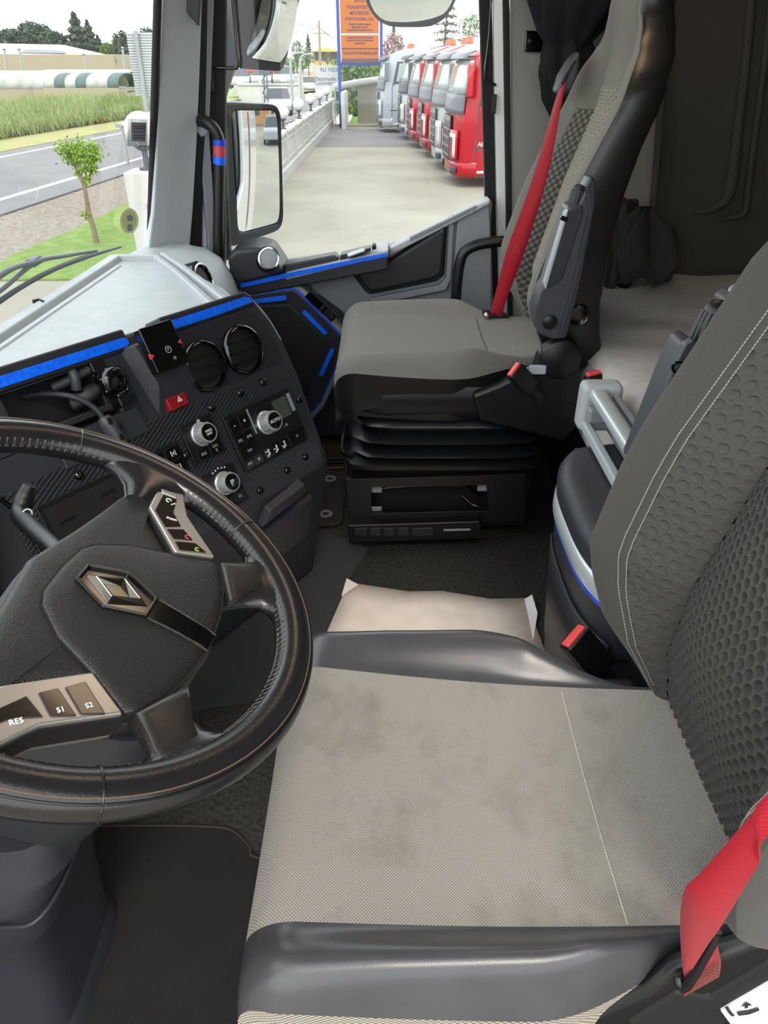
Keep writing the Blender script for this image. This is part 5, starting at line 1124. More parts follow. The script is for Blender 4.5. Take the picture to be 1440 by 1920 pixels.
# ================================================================== ground outside
GZ = -1.70
def gp(u, v, z=GZ): p = at(u, v, z=z); return (p.x, p.y)
def ground(name, poly, z, m, lab=None):
    o = prism(name, WORLD, poly, z-.05, z, m, bevel=0, smoothed=False); o['kind'] = 'structure'; return o
ground('ground_yard', [(-60, -80), (43, -80), (43, 3.2), (12, 4.2), (9, 30), (-60, 30)], GZ, M['concrete'])
ground('ground_apron', [(31.5, -3), (40.6, -3), (40.6, 2.9), (31.5, 2.9)], GZ+.012, M['asphalt'])
ground('ground_verge', [(8, 4.0), (300, 0), (300, 90), (8, 90), (-40, 90), (-40, 6)], GZ-.06, M['gravel'])
ground('ground_hill', [(43, -80), (300, -80), (300, 1), (43, 2)], GZ-.03, M['fol_mid'])
lawn = [gp(-40, 528), gp(22, 482), gp(140, 432), gp(270, 368), gp(330, 352), (24.0, 3.3), (11.4, 3.3), gp(170, 526)]
ground('ground_lawn', lawn, GZ+.03, M['grass'])
def road_y(x): return 9.6-.11*(x-19) + .00012*(x-19)**2*10
rx = np.linspace(2, 130, 40)
near = [(x, 9.35-.10*(x-19)+.0009*max(0, x-25)**2*-1) for x in rx]
def ro(dx): return [(x, y+dx) for x, y in near]
o = prism('ground_road', WORLD, ro(-1.0)+list(reversed(ro(6.2))), GZ-.05, GZ-.02, M['asphalt'], bevel=0, smoothed=False); o['kind'] = 'structure'
for d0, d1 in ((0, .22), (2.75, 2.9), (5.1, 5.3)):
    if d0 == 2.75:
        continue
    prism('lane_line', WORLD, ro(d0)+list(reversed(ro(d1))), GZ-.03, GZ-.012, M['road_line'], o, bevel=0, smoothed=False)
ground('ground_dry_bank', ro(6.2)+list(reversed(ro(9.0))), GZ+.0, M['dry'])
# meadow: rising strip with tufts
def tri_cloud(name, centers, size, m, parent=None, seed=1, up=0.0, flat=.5):
    """many small leaf blades as one mesh"""
    rng = np.random.default_rng(seed); C = np.asarray(centers, float); n = len(C)
    a = rng.normal(size=(n, 3)); a /= np.linalg.norm(a, axis=1)[:, None]; b = rng.normal(size=(n, 3)); b -= (b*a).sum(1)[:, None]*a; b /= np.linalg.norm(b, axis=1)[:, None]
    if up: a = a*(1-up)+np.array([0, 0, 1.])*up; a /= np.linalg.norm(a, axis=1)[:, None]; b -= (b*a).sum(1)[:, None]*a; b /= np.linalg.norm(b, axis=1)[:, None]
    s = size*rng.uniform(.6, 1.3, (n, 1)); V = np.stack([C-a*s, C+b*s*flat, C+a*s, C-b*s*flat], 1).reshape(-1, 3)-np.array(origin(parent))
    me = bpy.data.meshes.new(name); me.vertices.add(4*n); me.vertices.foreach_set('co', V.ravel())
    me.loops.add(4*n); me.loops.foreach_set('vertex_index', np.arange(4*n, dtype=np.int32)); me.polygons.add(n); me.polygons.foreach_set('loop_start', np.arange(0, 4*n, 4, dtype=np.int32))
    me.update(calc_edges=True)
    return link(name, me, m, parent, smoothed=False)
ground('ground_meadow', ro(9.0)+list(reversed(ro(22.0))), GZ+.25, M['meadow'])
rng = np.random.default_rng(5); C = []
for i in range(30000):
    x = rng.uniform(18, 56); y0_ = np.interp(x, rx, [p[1] for p in near]); f = rng.uniform(0, 1)**1.4; y_ = y0_+8.8+f*9; C.append((x, y_, GZ+.15+rng.uniform(0, .75)*min(1, .35+f*2)))
tag(tri_cloud('meadow_grass', C, .30, M['meadow'], None, 6, .75, .08), 'tall pale green meadow grass beyond the road', 'grass', kind='stuff')
C = [(rng.uniform(9, 24), rng.uniform(3.6, 6.3), GZ+.05) for _ in range(2000)]
# ------------------------------------------------------------------ white balustrade wall with piers and globes
bw = thing('boundary_wall', 'white panelled boundary wall running beside the yard', 'wall', (24, 3.1, GZ))
def wy(x): return 2.98-.004*(x-10)
WH = 1.20
for x0 in np.arange(10.2, 45, 2.2):
    a, b = Vector((x0, wy(x0), GZ)), Vector((x0+2.2, wy(x0+2.2), GZ)); f = Fr(a, b-a, (0, 0, 1), (0, 1, 0))
    f = Fr(a, b-a, Vector((0, 0, 1)), Vector((b-a)).cross(Vector((0, 0, 1))))
    box('wall_panel', (1.1, WH*.45, 0), (2.2, WH*.9, .14), M['white_paint'], bw, fr=f, bevel=.01)
    box('wall_plinth', (1.1, .15, .05), (2.2, .30, .26), M['white_paint'], bw, fr=f, bevel=.01)
    box('wall_coping', (1.1, WH*.93, 0), (2.2, .09, .24), M['white_paint'], bw, fr=f, bevel=.015)
    box('wall_pier', (0, WH*.5, 0), (.30, WH, .24), M['white_paint'], bw, fr=f, bevel=.015)
    prism('panel_moulding', f, [(.28, .38), (1.95, .38), (1.95, 1.0), (.28, 1.0)], .06, .10, M['white_paint'], bw, bevel=.006, hole=[(.36, .46), (1.87, .46), (1.87, .92), (.36, .92)])
pr = box('tall_pier', (9.4, 2.84, GZ+.88), (.46, .46, 1.76), M['white_paint'], bw, bevel=.02)
text('pier_number', '1', Fr((9.16, 2.84, GZ+1.35), (0, -1, 0), (0, 0, 1), (-1, 0, 0)), .18, M['st_grey'], bw)
proto = None
GPX = [(x, GZ+WH) for x in (14.6, 19.0, 23.4, 27.8, 32.2, 36.6, 41.0)]
ordn = ('second', 'third', 'fourth', 'fifth', 'sixth', 'seventh', 'eighth')
def globe_lamp(x, y, z, r, label):
    g = thing('globe_lamp', label, 'lamp', (x, y, z), 'globe lamps on the wall')
    lathe('lamp_stem', Fr((x, y, z), (1, 0, 0), (0, 1, 0)), [(.09, 0), (.09, .03), (.035, .05), (.035, .20), (.10, .24), (.10, .27)], M['t_dark'], g, segs=14)
    lathe('lamp_globe', Fr((x, y, z+.24+r), (1, 0, 0), (0, 1, 0)), [(r*math.sin(t)+1e-4, -r*math.cos(t)) for t in np.linspace(0.3, math.pi, 14)], M['globe'], g, segs=24)
    return g
globe_lamp(9.4, 2.84, GZ+1.76, .19, 'white globe lamp on the tall pier beside the windscreen pillar')
for k, (x, z) in enumerate(GPX): globe_lamp(x, wy(x), z, .19, 'white globe lamp, %s along the wall counting from the tall pier' % ordn[k])
# end walls of the yard
cw = struct(thing('wall_far', None, None, (42, 0, GZ)))
box('wall_slab', (43.5, -1.2, GZ+.95), (.25, 5.2, 1.9), M['conc_wall'], cw, bevel=.02)
box('wall_kerb', (41.8, -.3, GZ+.06), (.5, 6.5, .14), M['conc_wall'], cw, bevel=.03)
box('wall_return', (41.6, 2.0, GZ+.8), (3.4, .2, 1.6), M['white_paint'], cw, bevel=.02)
tube('wall_roll', [(42.4, 2.6, GZ+1.75), (43.2, 1.2, GZ+1.95), (43.4, -.6, GZ+2.15), (43.4, -1.2, GZ+2.15)], .16, M['white_paint'], cw, segs=10)
# ------------------------------------------------------------------ orange advertising sign on blue posts
sx = 41.3
sg = thing('orange_sign', 'tall orange advertising board between two blue posts', 'sign', (sx, 1.1, GZ))
pL, pR = at(636, 120, x=sx), at(715, 120, x=sx)
for p in (pL, pR): box('sign_post', (sx, p.y, (GZ+5.2)/2), (.14, .15, 5.2-GZ), M['blue_post'], sg, bevel=.02)
box('sign_rail', (sx, (pL.y+pR.y)/2, 1.05), (.12, abs(pL.y-pR.y), .12), M['blue_post'], sg, bevel=.02)
Wd = abs(pL.y-pR.y)-.17; mid_y = (pL.y+pR.y)/2
sf = Fr((sx-.10, mid_y, 0), (0, -1, 0), (0, 0, 1), (-1, 0, 0))
box('sign_frame', (0, 3.15, -.02), (Wd, 4.0, .05), M['sign_white'], sg, fr=sf, bevel=.01)
def sz(v): return at(676, v, x=sx).z
for v0, v1 in ((62, -110), (109, 66)):
    box('sign_board', (0, (sz(v0)+sz(v1))/2, .01), (Wd-.10, abs(sz(v1)-sz(v0)), .03), M['orange'], sg, fr=sf, bevel=.004)
box('sign_base_band', (0, (sz(110)+sz(117))/2, .01), (Wd-.10, abs(sz(110)-sz(117)), .03), M['navy_print'], sg, fr=sf, bevel=.002)
for s, v, hgt in (('AUTO', 2, 6.5), ('TRANSPORTES', 14, 7), ('MODERNA', 25, 7), ('PORTUGUESA, S.A.', 36, 6), ('TRANSPORTES E CARGAS', 46, 3.4), ('SERVICIOS VARIOS', 51.5, 3.4), ('TRANSPORTES INTERNACIONAIS', 57, 3.0),
                  ('TRANSPORTES INTERNACIONAIS', 71, 3.0), ('CARGAS COMPLETAS E GRUPAGENS', 76, 2.8), ('MUDANCAS', 81.5, 3.2), ('TRANSPORTES MARQUES', 100, 6)):
    t = text('sign_lettering', s, sf.at(0, sz(v), .028), (sz(v-hgt)-sz(v))*1.3, M['navy_print'], sg, .002, bold=.005)
    w = t.dimensions.y if t.dimensions.y > 0 else 1; wmax = Wd*.88
    if w > wmax:
        k = wmax/w; off = mid_y-origin(sg).y
        for vv in t.data.vertices: vv.co.y = off+(vv.co.y-off)*k
box('sign_rule', (0, sz(91.5), .028), (Wd-.10, .05, .004), M['navy_print'], sg, fr=sf, bevel=0)
t = text('sign_lettering', 'TRANSPORTE DE MERCADORIAS', sf.at(0, sz(113.5), .028), .115, M['orange'], sg, .002)
# white sign on the far side of the wall
ws_ = thing('white_sign', 'pale rectangular sign board with dark lettering beyond the wall', 'sign', (44, 4.2, GZ))
wx = 44.0; a, b = at(589, 123, x=wx), at(637, 171, x=wx)
f = Fr((wx, (a.y+b.y)/2, 0), (0, -1, 0), (0, 0, 1), (-1, 0, 0)); ww = a.y-b.y
box('sign_board', (0, (a.z+b.z)/2, 0), (ww, a.z-b.z, .05), M['sign_white'], ws_, fr=f, bevel=.01)
for s in (-1, 1): box('sign_post', (s*ww*.3, (GZ+b.z)/2, -.04), (.08, b.z-GZ+.3, .06), M['galv'], ws_, fr=f, bevel=.005)
for s, v, k, dx in (('N.I 1023', 131, .26, .12), ('Plastimedic', 148, .26, -.08), ('Colombina', 156, .26, -.10)): text('sign_lettering', s, f.at(dx, at(613, v, x=wx).z, .027), k, M['t_dark'], ws_, .002, bold=.003)
# back of a road sign, grey corrugated, on one post
rs = thing('road_sign_back', 'white ribbed back of a large road sign on a grey post', 'sign', (33, 11.5, GZ))
sx2 = 31.0; q = [at(236, 61, x=sx2), at(297, 56, x=sx2), at(297, 180, x=sx2), at(252, 183, x=sx2)]
yl, yr = q[0].y, q[1].y-.2; z1_, z0_ = q[0].z, q[2].z
n_ = 24
for i in range(n_):
    z = z0_+(z1_-z0_)*(i+.5)/n_; box('sign_slat', (sx2, (yl+yr)/2, z), (.05, abs(yl-yr), (z1_-z0_)/n_*.80), M['sign_white'], rs, bevel=.01)
p0, p1 = at(254, 58, x=sx2-.1), at(276, 212, x=sx2-.1)
box('sign_back_sheet', (sx2+.04, (yl+yr)/2, (z0_+z1_)/2), (.03, abs(yl-yr), z1_-z0_), M['galv'], rs, bevel=.005)
tube('sign_post', [p0, Vector((p1.x, p1.y, p1.z)), Vector((p1.x, p1.y, GZ))], .09, M['galv'], rs, segs=10, spline=0)
# crash barrier
gr = thing('guard_rail', 'galvanised crash barrier at the edge of the road', 'guard rail', (27, 10, GZ))
tube('barrier_beam', [at(222, 236, x=26), at(262, 222, x=27.5), at(300, 206, x=29), at(330, 196, x=30)], .14, M['galv'], gr, segs=8, flat=.5, spline=3)
for u, v, x in ((228, 236, 26.1), (262, 224, 27.5), (298, 210, 29)):
    p = at(u, v, x=x); box('barrier_post', (p.x, p.y, (GZ+p.z)/2), (.1, .06, p.z-GZ), M['galv'], gr, bevel=.01)
# ------------------------------------------------------------------ parked trucks, one behind another, noses to the left
def truck(name, label, x, y, paint, dark='t_grey', rot=0.0, tall=3.45, group='parked trucks'):
    """cab facing +y, bow-fronted in plan; local x runs from the near (left) flank to the far one"""
    t = thing(name, label, 'truck', (0, 0, 0), group); Wt = 2.5; Pn = M[paint]; D = M[dark]
    base = lerp([.2, 1.7, 2.15, 2.92, 3.10, tall-.08, tall], [0, 0, -.05, -.24, -.42, -1.1, -1.9])
    def fy(x_, z_): s_ = abs(x_-1.25)/1.25; return float(base(z_))-.25*s_**5
    def ring(z_, ins=0.0, back=-2.3):
        xs_ = [Wt*.5-(Wt*.5-ins)*math.cos(q) for q in np.linspace(0, math.pi, 21)]
        return [Vector((x_, fy(x_, z_)-ins, z_)) for x_ in xs_]+[Vector((Wt-ins, back, z_)), Vector((ins, back, z_))]
    loft('cab_body', [ring(.62), ring(1.2), ring(1.7), ring(2.15), ring(2.6), ring(2.92, .02), ring(3.1, .05), ring(tall-.15, .10), ring(tall-.04, .16), ring(tall, .3)], Pn, t)
    def strip_(nm, x0, x1, z0, z1, off, m, parent=t, n=16):
        pts = [[(x_, fy(x_, z_)+off, z_) for z_ in np.linspace(z0, z1, 5)] for x_ in [1.25-1.25*math.cos(q) for q in np.linspace(math.acos(1-x0/1.25), math.acos(1-x1/1.25), n)]]
        return grid(nm, pts, m, parent, thick=.03)
    strip_('windscreen', .05, 2.45, 2.16, 2.88, .02, M['t_glass'])
    strip_('scuttle_panel', .02, 2.48, 1.72, 2.15, .03, D)
    vis = [[(x_, fy(x_, 2.94)+o_, z_) for o_, z_ in ((-.04, 3.10), (.16, 3.02), (.22, 2.92), (.0, 2.90))] for x_ in np.linspace(.10, 2.40, 16)]
    grid('sun_visor', vis, D, t, thick=.03)
    g = strip_('grille', .62, 1.88, .62, 1.66, .03, M['t_dark'])
    for k in range(5): strip_('grille_bar', .64, 1.86, .70+k*.20, .76+k*.20, .05, D, g, 8)
    loft('bumper', [ring(.24, .06, -.6), ring(.30, -.01, -.6), ring(.58, -.02, -.6), ring(.63, .02, -.6)], Pn, t)
    for x0, x1 in ((.12, .50), (2.0, 2.38)):
        hl = strip_('headlight_housing', x0, x1, .66, 1.36, .05, Pn, t, 6)
        strip_('headlight', x0+.05, x0+.16, .72, 1.28, .065, M['globe'], hl, 4)
        strip_('headlight', x0+.05, x1-.03, 1.18, 1.28, .066, M['globe'], hl, 4)
        strip_('fog_lamp', x0+.04, x1-.04, .34, .50, .03, M['t_dark'], t, 4)
    for s in (-1, 1):
        xm = 1.25+s*1.38
        box('mirror_housing', (xm, -.30, 2.46), (.20, .16, .74), Pn if paint == 't_red' else D, t, bevel=.05)
        box('mirror_bracket', (1.25+s*1.27, -.36, 2.80), (.16, .08, .08), D, t, bevel=.02)
    S = Fr((0, 0, 0), (0, 1, 0), (0, 0, 1), (1, 0, 0))
    prism('window_surround', S, [(-.56, 1.86), (-.70, 1.98), (-1.46, 2.02), (-1.48, 2.86), (-.80, 2.86)], -.012, .05, M['t_dark'], t, bevel=.02)
    prism('side_window', S, [(-.76, 2.08), (-1.40, 2.08), (-1.40, 2.78), (-.90, 2.78)], -.022, .05, M['t_glass'], t, bevel=.02)
    for ys_, z0, z1 in ((-.56, .70, 1.90), (-1.52, .70, 2.86)): prism('door_seam', S, [(ys_, z0), (ys_-.03, z0), (ys_-.03, z1), (ys_, z1)], -.006, .05, M['t_dark'], t, bevel=0)
    prism('step_panel', S, [(-.58, .93), (-.58, .30), (-1.30, .30), (-1.30, .93)], -.01, .25, Pn, t, bevel=.03)
    prism('step_gap', S, [(-.50, .96), (-.50, .92), (-1.40, .92), (-1.40, .96)], -.012, .05, M['t_dark'], t, bevel=0)
    prism('step_tread', S, [(-.62, .42), (-.62, .36), (-1.22, .36), (-1.22, .42)], -.02, .25, M['globe'], t, bevel=.01)
    w = Fr((.05, -1.85, .5), (0, 1, 0), (0, 0, 1), (1, 0, 0))
    lathe('front_wheel', w, [(.02, .0), (.30, .0), (.30, .04), (.49, .02), (.50, .06), (.50, .30), (.02, .30)], M['tyre'], t, segs=28)
    for k in (-.6, .6): lathe('roof_beacon', Fr((Wt/2+k, -1.5, tall-.08), (1, 0, 0), (0, 1, 0)), [(.13, 0), (.13, .05), (.11, .10), (.10, .18), (.0, .2)], M['t_orange'], t, segs=16)
    if paint == 't_red':
        prism('yellow_sticker', S, [(-.74, 1.42), (-1.0, 1.42), (-1.0, 1.16), (-.74, 1.16)], -.004, .03, M['yellow'], t, bevel=0)
        text('door_lettering', 'ANDAMUR', Fr((-.004, -.98, 1.04), (0, -1, 0), (0, 0, 1), (-1, 0, 0)), .15, M['white_print'], t, .004)
    t.location = (x, y, GZ); t.rotation_euler = (0, 0, rot)
    return t
TR = [('red_truck', 'nearest red truck with yellow door sticker, right beside the door post', 20.6, -1.82, 't_red', 't_grey'),
      ('white_truck', 'white truck parked just behind the nearest red truck', 24.0, -1.64, 't_white', 't_grey'),
      ('red_truck', 'red truck parked between the two white trucks, nearer one', 27.4, -1.375, 't_red', 't_grey'),
      ('red_truck', 'red truck third behind the nearest red one, next to far white truck', 30.6, -1.07, 't_red', 't_grey'),
      ('white_truck', 'small white truck between the far red truck and the silver truck', 34.0, -.76, 't_white', 't_dark'),
      ('silver_truck', 'silver grey truck farthest in the row by the concrete wall', 37.8, .20, 't_silver', 't_grey')]
for n_, lab, x, y, p, d in TR: truck(n_, lab, x, y, p, d, math.radians(3), tall=3.1 if 'small' in lab else 3.45)
# ------------------------------------------------------------------ trees
def tree(name, label, u, vbase, vtop, x, wpx, m, kind='round', n=700, trunk='bark', group=None, ls=1.0, seed=None):
    n = int(n*2)
    """a tree standing at distance x, its crown and width read from the photo's proportions"""
    top = at(u, vtop, x=x); base = Vector((x, top.y, GZ)); Hh = top.z-GZ; w = abs(at(u+wpx, vtop, x=x).y-top.y)/2
    zb = at(u, vbase, x=x).z
    t = thing(name, label, 'tree', base, group); rng = np.random.default_rng(seed or int(u*7+vtop*3+x))
    tube('trunk', [base, base+Vector((0, .02*Hh, Hh*.5)), top-Vector((0, 0, Hh*.08))], [Hh*.022, Hh*.015, Hh*.004], M[trunk], t, segs=8, spline=3)
    f = rng.uniform(0, 1, n)
    if kind == 'conifer':
        h = zb+(top.z-zb)*f; r = w*(1-f)**.75*np.sqrt(rng.uniform(0.05, 1, n))*(.75+.25*np.sin(f*40))
    elif kind == 'spiky':
        k = np.floor(f*9)/9; h = zb+(top.z-zb)*(k+.05*rng.normal(size=n)*.3); r = w*(1-k*.9)*rng.uniform(0, 1, n); h = h-.10*r
    else:
        v = rng.normal(size=(n, 3)); v /= np.linalg.norm(v, axis=1)[:, None]; q = rng.uniform(.3, 1, n)**.5*(1+.25*np.sin(v[:, 0]*5+v[:, 1]*7)*np.cos(v[:, 2]*6+seed if seed else 1))
        C = np.stack([x+v[:, 0]*w*q, top.y+v[:, 1]*w*q, (zb+top.z)/2+v[:, 2]*(top.z-zb)/2*q], 1); h = None
    if h is not None:
        a = rng.uniform(0, 2*np.pi, n); C = np.stack([x+r*np.cos(a), top.y+r*np.sin(a), h], 1)
    o = tri_cloud('crown', C, w*.10*ls, M[m], t, int(u)+1, 0, .7); o['kind'] = 'stuff'
    if kind == 'spiky':
        for i in range(9):
            z = zb+(top.z-zb)*i/9.; L = w*(1-i/9*.9)
            for j in range(5): aa = j*1.256+i; tube('bough', [Vector((x, top.y, z)), Vector((x+L*math.cos(aa), top.y+L*math.sin(aa), z-.12*L))], [.05, .02], M[trunk], t, segs=5, spline=0)
    return t
G1 = 'trees behind the greenhouses'
for a in (('dark_pine', 'ragged dark pine at the left end of the tree line', 22, 108, 56, 120, 64, 'fol_dark', 'round'), ('broad_pine', 'broad dark rounded pine left of the tall cypress', 60, 108, 44, 118, 70, 'fol_dark', 'round'),
          ('low_pine', 'low dark pine between broad pine and tall cypress', 95, 108, 58, 116, 52, 'fol_dark', 'round'), ('tall_cypress', 'tallest pointed dark cypress above the white warehouse roof', 137, 116, 24, 115, 74, 'fol_dark', 'conifer'),
          ('pointed_cypress', 'second pointed cypress just right of the tallest one', 162, 116, 38, 116, 52, 'fol_dark', 'conifer'), ('sloping_cypress', 'smaller cypress at the right shoulder of the tall pair', 182, 116, 66, 117, 40, 'fol_dark', 'conifer'),
          ('thin_tree', 'thin bare-looking green tree left of the ribbed road sign', 202, 120, 82, 112, 34, 'fol_mid', 'round'), ('leafy_tree', 'leafy green tree rising behind the ribbed road sign', 228, 122, 60, 110, 44, 'fol_dark', 'round'),
          ('leafy_tree', 'tree top showing over the ribbed road sign beside the pillar', 275, 118, 52, 108, 40, 'fol_dark', 'round')):
    tree(*a, n=2600, group=G1, ls=1.0 if a[8] == 'round' else .9)
tree('tall_fir', 'dark fir left of the wooden power pole', 577, 118, 64, 110, 26, 'fol_dark', 'conifer', n=700)
tree('shrubby_tree', 'dark tree peeping out beside the upper mirror', 556, 112, 74, 105, 24, 'fol_dark', 'round', n=500)
tree('green_tree', 'light green tree below the dark fir', 566, 132, 92, 104, 34, 'fol_mid', 'round', n=700)
tree('green_tree', 'light green tree beside the pale lamp pole under upper mirror', 540, 142, 108, 88, 34, 'fol_mid', 'round', n=600)
tree('round_bush_tree', 'small round dark tree in front of the yellow house', 614, 120, 98, 85, 16, 'fol_dark', 'round', n=300)
tree('blossom_tree', 'pink blossoming tree right of the orange sign', 738, 140, 62, 50, 46, 'fol_pink', 'round', n=900)
tree('dark_spruce', 'small dark spruce top above the pink blossom tree', 738, 74, 42, 70, 20, 'fol_dark', 'conifer', n=400)
tree('sparse_conifer', 'tall sparse conifer with drooping boughs above the red trucks', 842, 100, -30, 62, 76, 'fol_dark', 'spiky', n=900, ls=.5)
tree('bright_tree', 'bright green leafy tree top right of the sparse conifer', 884, 76, 24, 66, 40, 'fol_mid', 'round', n=500, ls=.8)
for u, v0, v1, x, w in ((700, 165, 130, 56, 44), (668, 160, 128, 60, 40), (745, 150, 118, 57, 40), (780, 130, 92, 60, 30), (640, 150, 118, 75, 30), (800, 120, 94, 60, 30)):
    pass
hd = thing('hedge', 'dull green hedge behind the concrete end wall', 'hedge', (52, 0, GZ))
rng = np.random.default_rng(11); C = [(52+rng.uniform(-1.5, 1.5), rng.uniform(-5, 3.2), GZ+rng.uniform(0, 2.9)) for _ in range(9000)]
tri_cloud('hedge_leaves', C, .15, M['fol_mid'], hd, 4, 0, .7)['kind'] = 'stuff'
box('hedge_stems', (52, -1, GZ+.9), (1.2, 8, 1.8), M['fol_dark'], hd, bevel=.2)
C = [(46+rng.uniform(-.6, .6), rng.uniform(-1.3, .6), GZ+2.2+rng.uniform(0, .8)) for _ in range(1400)]
gb = thing('bright_bush', 'bright green bush peeping over the concrete end wall', 'bush', (46, -.4, GZ)); tri_cloud('bush_leaves', C, .13, M['fol_young'], gb, 4, 0, .7)['kind'] = 'stuff'; tube('bush_stem', [(46, -.4, GZ), (46, -.4, GZ+2.6)], .08, M['bark'], gb, segs=6, spline=0)
# young pollarded tree on the lawn
yt = thing('young_tree', 'young pollarded tree with bright green tufts on the lawn', 'tree', at(181, 458, z=GZ))
B = at(181, 458, z=GZ); X_ = B.x
def yp(u, v, dx=0): return at(u, v, x=X_+dx)
tube('trunk', [B, yp(176, 430), yp(167, 400), yp(160, 360), yp(156, 340)], [.055, .05, .045, .04, .035], M['bark'], yt, segs=8)
tips = []
for path in ([(156, 345), (146, 325), (138, 305), (131, 292), (124, 280)], [(156, 345), (150, 322), (148, 300), (146, 285), (146, 276)], [(157, 350), (166, 335), (171, 318), (169, 300), (173, 282)], [(158, 352), (162, 340), (160, 320), (157, 300), (160, 283)], [(164, 378), (161, 402), (161, 404)]):
    tube('branch', [yp(*q, (i-1)*.02) for i, q in enumerate(path)], [.03, .024, .018, .012, .006], M['bark'], yt, segs=6, spline=3); tips.append(path)
C = []
rng = np.random.default_rng(3)
for path in tips:
    for i, q in enumerate(path[1:] if len(path) > 3 else path[-1:]):
        k = 30+40*i if len(path) > 3 else 30
        c0 = yp(*q); s = .030+.020*i if len(path) > 3 else .04
        C += [tuple(np.array(c0)+rng.normal(size=3)*np.array([s, s, s*.8])) for _ in range(k)]
tri_cloud('leaf_tufts', C, .034, M['fol_young'], yt, 8, 0, .6)['kind'] = 'stuff'
# ------------------------------------------------------------------ greenhouses and buildings on the left
def tunnel(name, label, x, u0, u1, vtop, vbot, bands, depth=5.0, skew=3.0):
    a, b = at(u0, vbot, x=x), at(u1, vbot, x=x); zt = at(u0, vtop, x=x).z; z0 = min(a.z, b.z)
    t = thing(name, label, 'greenhouse', (x, (a.y+b.y)/2, z0)); n = len(bands); h = zt-z0
    for i, m in enumerate(bands):
        ya, yb = a.y+(b.y-a.y)*i/n, a.y+(b.y-a.y)*(i+1)/n; rings = []
        for k, y in enumerate((ya, (ya+yb)/2, yb)):
            r = 1.0 if k != 1 else .985
            rings.append([Vector((x+depth/2-depth/2*math.cos(q)*r, y, z0+h*max(math.sin(q), 0)**.7*r)) for q in np.linspace(0, math.pi, 15)])
        loft('hoop_sheet', rings, M[m], t, closed=False, caps=False, solid=.08)
    box('base_board', (x, (a.y+b.y)/2, (z0+GZ)/2), (.2, abs(a.y-b.y), max(.1, z0-GZ)), M['tan_wall'], t, bevel=.01)
    return t
tunnel('polytunnel', 'long pale polytunnel stretching to the left edge', 66, -120, 72, 133, 168, ['plastic_film']*6, 7)
tunnel('polytunnel', 'pale rounded polytunnel in the middle of the row', 64.5, 62, 235, 131, 168, ['plastic_film']*5, 8)
tunnel('striped_greenhouse', 'greenhouse with alternating dark green and white covers', 57.5, 82, 222, 137, 165, ['plastic_film', 'green_net', 'plastic_film', 'green_net', 'plastic_film', 'plastic_film', 'green_net'], 5)
wh = thing('warehouse', 'long low warehouse with white roof and tan wall', 'building', (90, 40, GZ))
a, b = at(-60, 120, x=90), at(216, 122, x=90); c_ = at(0, 102, x=90)
box('wall', (93, (a.y+b.y)/2, (GZ+c_.z)/2), (6, a.y-b.y, c_.z-GZ), M['tan_wall'], wh, bevel=.05)
rl = [at(-60, 100, x=90), at(216, 106, x=90)]; rt = [at(-60, 80, x=96), at(118, 84, x=96), at(160, 100, x=96)]
vs = [rl[0], rl[1], rt[2], rt[1], rt[0]]; vs += [v+Vector((.5, 0, -.6)) for v in vs]
mesh('roof', vs, [(0, 1, 2, 3, 4), (9, 8, 7, 6, 5)]+[(i, (i+1) % 5, 5+(i+1) % 5, 5+i) for i in range(5)], M['roof_pale'], wh, smoothed=False)
vs = [at(40, 112-15, x=91), at(124, 98, x=91), at(116, 94.5, x=92), at(50, 92, x=92)]; vs += [v+Vector((-.4, 0, -.1)) for v in vs]
mesh('skylight', vs, [(0, 1, 2, 3), (7, 6, 5, 4)]+[(i, (i+1) % 4, 4+(i+1) % 4, 4+i) for i in range(4)], M['t_grey'], wh, smoothed=False)
for u, v0, v1 in ((36, 112, 94), (157, 118, 104), (8, 135, 94), (230, 135, 92)):
    p, q = at(u, v0, x=80), at(u, v1, x=80); s = thing('lamp_pole', 'thin grey pole near the warehouse, %s' % {36: 'at the left end of its skylight', 157: 'at the right end of its skylight', 8: 'closest to the left picture edge', 230: 'next to the ribbed road sign'}[u], 'pole', (80, p.y, GZ), 'poles by the warehouse')
    tube('pole_shaft', [Vector((80, p.y, GZ)), q], .10, M['galv'], s, segs=6, spline=0); lathe('pole_cap', Fr(q, (1, 0, 0), (0, 1, 0)), [(.10, 0), (.2, .1), (.0, .2)], M['galv'], s, segs=8)
# ------------------------------------------------------------------ across the road, between the mirrors and the sign
hs_ = thing('yellow_house', 'yellow house with low pitched roof beyond the road', 'house', (120, 9, GZ))
a, b = at(586, 124, x=120), at(640, 95, x=120)
box('wall', (124, (a.y+b.y)/2, (GZ+b.z)/2), (8, a.y-b.y, b.z-GZ), M['house_yellow'], hs_, bevel=.05)
p0, p1, p2 = at(582, 97, x=119), at(612, 88, x=119), at(640, 97, x=119)
vs = [p0, p1, p2]; vs += [v+Vector((9, 0, 0)) for v in vs]
mesh('roof', vs, [(0, 1, 2), (5, 4, 3), (0, 3, 4, 1), (1, 4, 5, 2), (2, 5, 3, 0)], M['house_yellow'], hs_, smoothed=False)
for u in (596, 606, 626): p = at(u, 106, x=119.9); box('window', tuple(p), (.1, .9, .9), M['t_dark'], hs_, bevel=.02)
sh_ = thing('roadside_shop', 'long low white building with red canopy across the road', 'building', (80, 14, GZ))
a, b = at(436, 176, x=78), at(560, 140, x=78)
box('wall', (80, (a.y+b.y)/2, (GZ+b.z)/2), (4, a.y-b.y, b.z-GZ), M['white_paint'], sh_, bevel=.05)
a, b = at(462, 132, x=76), at(524, 126, x=76); box('canopy', (78, (a.y+b.y)/2, (a.z+b.z)/2), (5, a.y-b.y, .5), M['red_roof'], sh_, bevel=.05)
